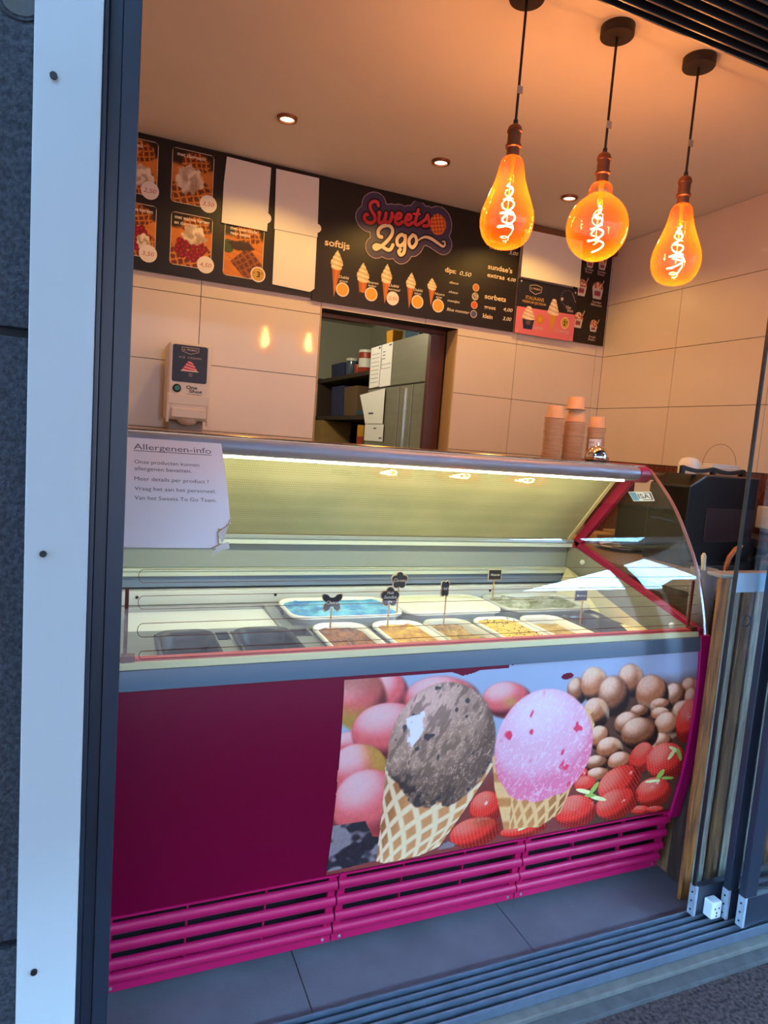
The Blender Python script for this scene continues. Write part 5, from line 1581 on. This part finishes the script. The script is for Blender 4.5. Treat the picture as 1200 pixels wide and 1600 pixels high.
fr = thing('refrigerator', 'tall stainless steel refrigerator in the storeroom behind the doorway', 'refrigerator', (2.2, 4.33, 0))
mb = MB(); mb.box(1.875, 2.54, 3.80, 4.87, 0.02, 2.112); mb.build('body', 'steel_brushed', fr, bevel=0.004)
mb = MB(); mb.box(1.850, 1.874, 3.80, 4.868, 1.802, 2.112); mb.build('upper_door', 'steel_brushed', fr, bevel=0.003)
for y0, y1 in ((3.80, 4.035), (4.05, 4.255), (4.27, 4.868)):
    mb = MB(); mb.box(1.850, 1.874, y0, y1, 0.10, 1.790); mb.build('lower_door', 'steel_brushed', fr, bevel=0.003)
mb = MB(); mb.box(1.842, 1.850, 4.15, 4.158, 0.9, 1.77); mb.build('handle', 'chrome', fr)
def note_sheet(label, pts, x, lines):
    mb = MB(); mb.prism(pts, x, x + 0.001, 'x'); o = tag(mb.build('paper_sheet', 'paper'), label, 'paper', 'papers taped to the refrigerator')
    m2 = MB()
    ys, zs = [p[0] for p in pts], [p[1] for p in pts]
    for (y0, y1, z, h) in lines:
        m2.add([(x - 0.0006, y0, z), (x - 0.0006, y1, z), (x - 0.0006, y1, z + h), (x - 0.0006, y0, z + h)], [(0, 1, 2, 3)])
    m2.build('print', 'ink', o)
tbl = [(4.63 + 0.02 * k % 0.02, 4.84, 2.03 - 0.028 * k, 0.0035) for k in range(8)]
note_sheet('printed list taped on the left of the upper refrigerator door', [(4.645, 1.806), (4.842, 1.800), (4.855, 2.105), (4.645, 2.108)], 1.847, [(4.66, 4.70, 2.085, 0.012)] + [(4.67, 4.83, 2.05 - 0.03 * k, 0.003) for k in range(8)])
note_sheet('printed form taped beside the list on the upper refrigerator door', [(4.425, 1.803), (4.636, 1.800), (4.636, 2.108), (4.430, 2.110)], 1.847, [(4.45, 4.50, 2.088, 0.010), (4.45, 4.62, 1.93, 0.003), (4.45, 4.62, 1.96, 0.003), (4.618, 4.624, 1.93, 0.08)] + [(4.56, 4.61, 2.05 - 0.025 * k, 0.006) for k in range(3)])
note_sheet('large creased white paper bag hung on the lower refrigerator door', [(4.50, 1.53), (4.86, 1.53), (4.90, 1.60), (5.02, 1.755), (4.50, 1.785)], 1.840, [(4.70, 4.80, 1.60, 0.014)])
note_sheet('small white paper below the creased one on the refrigerator', [(4.48, 1.40), (4.86, 1.40), (4.86, 1.525), (4.48, 1.525)], 1.842, [(4.62, 4.68, 1.49, 0.01), (4.50, 4.56, 1.42, 0.01)])

su = thing('storage_shelf', 'dark wooden storage shelving along the storeroom wall beyond the refrigerator', 'shelf', (2.27, 5.8, 0))
for z in (1.20, 1.612, 1.985):
    mb = MB(); mb.box(2.0, 2.54, 4.93, 6.75, z - 0.035, z); mb.build('board', 'shelf_dark', su)
for y in (4.94, 6.72):
    mb = MB(); mb.box(2.0, 2.54, y - 0.015, y + 0.015, 0, 2.0); mb.build('upright', 'shelf_dark', su)
mb = MB(); mb.box(2.52, 2.545, 4.93, 6.75, 0.2, 2.0); mb.build('back_sheet', 'shelf_dark', su)
def store(name, label, cat, m, x0, x1, y0, y1, z0, z1, lid=None):
    mb = MB(); mb.hexa([(x0 + .008, y0 + .008, z0), (x1 - .008, y0 + .008, z0), (x1 - .008, y1 - .008, z0), (x0 + .008, y1 - .008, z0), (x0, y0, z1), (x1, y0, z1), (x1, y1, z1), (x0, y1, z1)])
    o = thing(name, label, cat, ((x0 + x1) / 2, (y0 + y1) / 2, z0)); mb.build('body', m, o, bevel=0.006)
    if lid:
        mb = MB(); mb.box(x0 - .004, x1 + .004, y0 - .004, y1 + .004, z1, z1 + 0.02); mb.build('lid', lid, o, bevel=0.003)
    return o
def jar(name, label, cat, m, x, y, z, r, h, lidm=None, band=None):
    o = thing(name, label, cat, (x, y, z))
    mb = MB(); mb.lathe([(r * .86, z), (r * .9, z + .004), (r, z + h * .9), (r * .96, z + h)], x, y, 20); mb.build('body', m, o, smooth=True)
    if lidm:
        mb = MB(); mb.lathe([(r * 1.04, z + h), (r * 1.04, z + h + .02), (r * .9, z + h + .026)], x, y, 20); mb.build('lid', lidm, o, smooth=True)
    if band:
        mb = MB(); mb.lathe([(r * 0.99, z + h * .25), (r * 1.012, z + h * .7)], x, y, 20, cap=False); mb.build('band', band, o, smooth=True)
    return o
store('blue_crate', 'pale violet box at the far end of the upper storeroom shelf', 'box', 'carton_blue', 2.03, 2.3, 6.05, 6.42, 1.985, 2.12)
jar('storage_jar', 'grey jar with white cap on the upper storeroom shelf', 'jar', 'rail_alu', 2.06, 5.88, 1.985, 0.055, 0.13, 'tub_white')
jar('ingredient_bucket', 'red and white bucket with white lid on the upper storeroom shelf', 'bucket', 'jar_red', 2.07, 5.52, 1.985, 0.075, 0.17, 'tub_white', 'tub_white')
jar('red_jar', 'small red jar in front of the bucket on the upper storeroom shelf', 'jar', 'jar_red', 2.03, 5.63, 1.985, 0.035, 0.075)
store('dark_box', 'black box lying behind the jars on the upper storeroom shelf', 'box', 'black', 2.22, 2.42, 5.75, 5.95, 1.985, 2.22)
store('blue_tote', 'blue plastic tote at the near end of the upper storeroom shelf', 'box', 'tote_blue', 2.06, 2.5, 5.0, 5.42, 1.985, 2.20)
store('yellow_carton', 'yellow carton standing on top of the refrigerator', 'box', 'carton_yellow', 1.93, 2.02, 4.66, 4.78, 2.112, 2.235)
store('snack_carton', 'dark carton with red print on top of the refrigerator', 'box', 'tote_blue', 1.98, 2.2, 4.30, 4.55, 2.112, 2.29, 'jar_red')
store('brown_carton', 'brown cardboard carton on top of the refrigerator beside the jamb', 'box', 'carton_brown', 1.98, 2.3, 3.90, 4.22, 2.112, 2.36)
store('navy_carton', 'tall navy carton on the middle storeroom shelf', 'box', 'carton_blue', 2.03, 2.12, 6.02, 6.36, 1.612, 1.90)
store('cardboard_carton', 'brown cardboard carton on the middle storeroom shelf', 'box', 'carton_brown', 2.03, 2.4, 5.62, 5.98, 1.612, 1.88)
store('blue_tray', 'flat blue tray on the middle storeroom shelf', 'tray', 'tote_blue', 2.01, 2.3, 5.32, 5.58, 1.612, 1.66)
jar('purple_bottle', 'purple bottle on the middle storeroom shelf next to the paper bag', 'bottle', 'carton_blue', 2.05, 5.22, 1.612, 0.04, 0.2)
jar('orange_packet', 'orange tin on the lower storeroom shelf', 'tin', 'carton_yellow', 2.06, 5.48, 1.20, 0.05, 0.33, None, 'jar_red')
jar('green_packet', 'green tin on the lower storeroom shelf beside the orange one', 'tin', 'leaf_green', 2.06, 5.30, 1.20, 0.055, 0.31)
store('glass_rack', 'pale crate with glassware at the far left edge of the doorway', 'crate', 'kraft_box', 1.98, 2.3, 6.46, 6.70, 1.20, 1.57)

# ================================================================== RIGHT SIDE: WOODEN COUNTER AND MACHINES
wc = thing('wooden_counter', 'rough wooden plank counter between the display case and the right wall', 'counter', (2.3, 1.7, 0))
x = 1.750
for i, (w, m) in enumerate(((0.040, 'wood_orange_lit'), (0.052, 'wood_grey'), (0.014, 'wood_dark'), (0.046, 'wood'), (0.014, 'wood_dark'), (0.052, 'wood_grey'), (0.030, 'wood'), (0.070, 'wood_grey'), (0.060, 'wood'), (0.080, 'wood_orange_lit'), (0.07, 'wood_grey'), (0.08, 'wood'), (0.08, 'wood_grey'), (0.08, 'wood'), (0.08, 'wood_grey'), (0.08, 'wood'))):
    rec = 0.012 if m == 'wood_dark' else 0.0
    mb = MB(); mb.box(x, x + w - 0.002, 1.440 + rec * 0.6 + 0.001 * (i % 3), 1.454, 0.0, 1.062 - rec)
    mb.build('plank', m, wc, bevel=0.002)
    x += w
for i, (y0, y1) in enumerate(((1.464, 1.56), (1.563, 1.66), (1.663, 1.78), (1.783, 1.90))):
    mb = MB(); mb.box(1.815 + 0.003 * (i % 2), 1.835, y0, y1, 0.0, 0.712); mb.build('side_plank', 'wood_dark' if i % 2 == 0 else 'wood', wc, bevel=0.002)
mb = MB(); mb.box(1.752, 2.80, 1.442, 1.50, 1.062, 1.074); mb.build('front_ledge', 'worktop', wc, bevel=0.003)
mb = MB(); mb.box(1.816, 1.958, 1.464, 1.90, 0.712, 0.738); mb.build('side_ledge', 'worktop', wc, bevel=0.003)
mb = MB(); mb.box(1.962, 2.92, 1.463, 2.62, 0.94, 0.975); mb.build('worktop', 'worktop', wc, bevel=0.003)
mb = MB(); mb.box(1.84, 2.92, 2.60, 3.49, 0.86, 0.88); mb.build('rear_worktop', 'worktop', wc, bevel=0.003)
mb = MB(); mb.box(1.90, 2.92, 2.66, 3.49, 0.0, 0.86); mb.build('rear_cabinet', 'wood_dark', wc)
mb = MB(); mb.box(1.965, 2.92, 1.60, 2.60, 0.0, 0.94); mb.build('cabinet', 'wood_dark', wc)

pot = thing('utensil_pot', 'tall grey pot with a pale wooden spatula beside the plank counter', 'pot', (1.893, 1.63, 0.738))
mb = MB(); mb.lathe([(0.034, 0.738), (0.036, 0.744), (0.0425, 1.046), (0.045, 1.048), (0.045, 1.054), (0.0405, 1.054), (0.034, 0.80), (0.0, 0.798)], 1.893, 1.63, 28, cap=False); mb.build('body', 'machine_side', pot, smooth=True)
mb = MB(); mb.tube([(1.880, 1.622, 0.90), (1.878, 1.624, 1.06), (1.876, 1.626, 1.098), (1.875, 1.626, 1.108)], [0.006, 0.007, 0.009, 0.004], 10); mb.build('spatula', 'pale_wood', pot, smooth=True)
mb = MB(); mb.hexa([(1.98, 1.56, 0.9755), (2.06, 1.54, 0.9755), (2.08, 1.62, 0.9755), (2.00, 1.64, 0.9755), (1.98, 1.56, 0.977), (2.06, 1.54, 0.977), (2.08, 1.62, 0.977), (2.00, 1.64, 0.977)])
tag(mb.build('receipt', 'paper'), 'small white slip lying beside the grey pot', 'paper')

# black coffee machines
cm = thing('coffee_machine', 'black coffee machine with dark top panel and steel spout behind the case', 'coffee machine', (2.58, 2.40, 0.975))
mb = MB(); mb.box(2.345, 2.74, 2.32, 2.58, 0.975, 1.322); mb.build('body', 'black_gloss', cm, bevel=0.008)
mb = MB(); mb.hexa([(2.34, 2.315, 1.322), (2.74, 2.315, 1.322), (2.74, 2.58, 1.322), (2.34, 2.58, 1.322), (2.355, 2.34, 1.346), (2.74, 2.34, 1.346), (2.74, 2.58, 1.350), (2.36, 2.58, 1.350)]); mb.build('control_panel', 'black', cm, bevel=0.003)
mb = MB()
for k in range(6): disc(mb, 2.40 + k * 0.045, 2.36, 0.006, lambda u, v: (u, v, 1.3475), n=10)
mb.build('panel_marks', 'machine_side', cm)
mb = MB(); mb.box(2.384, 2.404, 2.296, 2.322, 1.20, 1.315); mb.build('spout', 'cap_alu', cm, bevel=0.004)
mb = MB(); write(mb, 'SEG', 2.452, 2.506, 1.262, 0.018, lambda u, v: (u, 2.3192, v), offset=0.01); mb.build('lettering', 'sensor_white', cm)
mb = MB(); mb.box(2.42, 2.73, 2.285, 2.32, 0.975, 1.000); mb.build('drip_tray', 'steel', cm, bevel=0.003)
mb = MB(); mb.box(2.3425, 2.3438, 2.345, 2.475, 1.245, 1.318); tag(mb.build('paper_card', 'paper'), 'white paper card stuck on the side of the coffee machine near the hinge', 'paper')
em = thing('espresso_machine', 'large black boxy machine with chamfered top edge in front of the right wall', 'coffee machine', (2.45, 2.17, 0.975))
poly = [(2.235, 0.975), (2.640, 0.975), (2.640, 1.362), (2.322, 1.362), (2.235, 1.312)]
mb = MB(); mb.prism(poly, 2.05, 2.27, 'y'); mb.build('body', 'black_gloss', em, bevel=0.006)
mb = MB(); mb.box(2.345, 2.625, 2.046, 2.052, 1.08, 1.225); mb.build('window', 'dark_window', em, bevel=0.002)
mb = MB(); mb.tube([(2.236, 2.05, 1.314), (2.322, 2.05, 1.364), (2.640, 2.05, 1.364)], 0.0025, 6); mb.build('edge_trim', 'copper', em)
mb = MB(); mb.box(2.24, 2.64, 1.96, 2.05, 0.975, 0.995); mb.build('drip_tray', 'black_gloss', em, bevel=0.003)
# cup rail with two sagging bars on the machine top
rr = thing('cup_rail', 'black double rail with sagging top bars on the big black machine', 'rail', (2.455, 2.13, 1.362))
mb = MB()
for xx in (2.268, 2.446, 2.628): mb.box(xx - 0.009, xx + 0.009, 2.122, 2.138, 1.3622, 1.396)
mb.build('post', 'black', rr)
for xa, xb in ((2.268, 2.446), (2.446, 2.628)):
    mb = MB()
    n = 10
    up_ = [(xa + (xb - xa) * k / n, 1.398 - 0.012 * math.sin(PI * k / n)) for k in range(n + 1)]
    mb.prism(up_ + [(a, b - 0.017) for a, b in up_[::-1]], 2.123, 2.137, 'y'); mb.build('top_bar', 'black', rr)
ls = thing('white_tub', 'white tub with ribbed lid and raised wire handle on the black machine', 'tub', (2.555, 2.205, 1.3625))
mb = MB(); mb.box(2.470, 2.632, 2.155, 2.262, 1.3625, 1.384); mb.build('body', 'tub_white', ls, bevel=0.004)
for k in range(3):
    mb = MB(); mb.box(2.466 - 0.002 * (k % 2), 2.636 + 0.002 * (k % 2), 2.151, 2.266, 1.385 + k * 0.010, 1.3935 + k * 0.010); mb.build('lid_rib', 'tub_white', ls, bevel=0.002)
mb = MB(); mb.tube([(2.568 - 0.105 * math.cos(a), 2.205, 1.405 + 0.100 * math.sin(a)) for a in np.linspace(0.0, PI, 25)], 0.0010, 6); mb.build('handle', 'steel_dark', ls)
dl = thing('dome_lid', 'small milky dome lid on the black machine beside the white tub', 'lid', (2.385, 2.205, 1.3625))
mb = MB(); mb.lathe([(0.046, 1.3625), (0.046, 1.392), (0.044, 1.412), (0.034, 1.428), (0.014, 1.434), (0.0, 1.4345)], 2.385, 2.205, 28, cap=False); mb.build('dome', 'tub_white', dl, smooth=True)
# things along the right wall
so = thing('wall_appliance', 'white wall socket box on the brown mosaic', 'socket', (2.905, 2.17, 1.13))
mb = MB(); mb.box(2.885, 2.924, 2.06, 2.235, 1.125, 1.232); mb.build('box', 'machine_white', so, bevel=0.006)
mb = MB(); mb.lathe([(0.0, 0.002), (0.020, 0.002), (0.024, 0.008), (0.026, 0.0)], n=20, cap=False, M=Matrix.Rotation(-PI / 2, 3, 'Y')); mb.v = [(a + 2.884, b + 2.14, c + 1.18) for a, b, c in mb.v]; mb.build('outlet', 'machine_side', so, smooth=True)
ws = thing('wall_shelf', 'dark brown shelf on the right wall under the socket', 'shelf', (2.85, 2.05, 1.06))
mb = MB(); mb.box(2.68, 2.924, 1.75, 2.30, 1.055, 1.095); mb.build('board', 'wood_dark', ws, bevel=0.003)
for y in (1.80, 2.26):
    mb = MB(); mb.prism([(2.70, 1.055), (2.924, 1.055), (2.924, 0.98)], y - 0.008, y + 0.008, 'y'); mb.build('bracket', 'steel_dark', ws)
kt = thing('kettle', 'dark glass pot under the brown shelf at the right edge', 'pot', (2.60, 1.93, 0.975))
mb = MB(); mb.lathe([(0.05, 0.975), (0.062, 0.985), (0.066, 1.01), (0.052, 1.035), (0.035, 1.042), (0.0, 1.044)], 2.60, 1.93, 28, cap=False); mb.build('body', 'black_gloss', kt, smooth=True)
mb = MB(); mb.lathe([(0.006, 1.042), (0.010, 1.050), (0.0, 1.053)], 2.60, 1.93, 14, cap=False); mb.build('knob', 'steel', kt)
ch = thing('copper_handle', 'curved copper coloured handle standing on the counter behind the door glass', 'handle bar', (2.23, 1.80, 0.975))
mb = MB(); mb.tube([(2.195, 1.80, 0.976), (2.198, 1.80, 1.02), (2.212, 1.80, 1.062), (2.240, 1.80, 1.093), (2.268, 1.80, 1.106)], [0.008, 0.009, 0.010, 0.010, 0.008], 12); mb.build('bar', 'copper', ch, smooth=True)
mb = MB(); mb.lathe([(0.022, 0.9755), (0.022, 0.981)], 2.195, 1.80, 20); mb.build('foot', 'steel_dark', ch)
# cartons seen through the end glass
for i, (x0, x1, y, z1, lab) in enumerate(((2.22, 2.325, 2.72, 0.985, 'small tan carton seen through the end glass, left of two bigger ones'), (2.345, 2.475, 2.70, 1.010, 'middle tan cardboard carton seen through the end glass'), (2.50, 2.63, 2.70, 1.022, 'right tan cardboard carton seen through the end glass'))):
    o = thing('cone_carton', lab, 'carton', ((x0 + x1) / 2, y + .07, 0.88), 'tan cartons on the rear worktop')
    mb = MB(); mb.box(x0, x1, y, y + 0.14, 0.88, z1); mb.build('box', 'kraft_box', o, bevel=0.003)
    mb = MB(); mb.box(x0 + 0.01, x1 - 0.01, y - 0.001, y + 0.0, z1 - 0.03, z1 - 0.012); mb.build('flap_line', 'kraft_dark', o)
tr = thing('steel_tray', 'oval steel tray lying in front of the black coffee machine', 'tray', (2.36, 2.45, 0.975))
mb = MB(); mb.lathe([(0.0, 0.977), (0.10, 0.977), (0.115, 0.990), (0.122, 0.992), (0.122, 0.994), (0.112, 0.993), (0.098, 0.980), (0.0, 0.980)], 2.275, 2.45, 40, cap=False); mb.build('dish', 'chrome', tr, smooth=True)
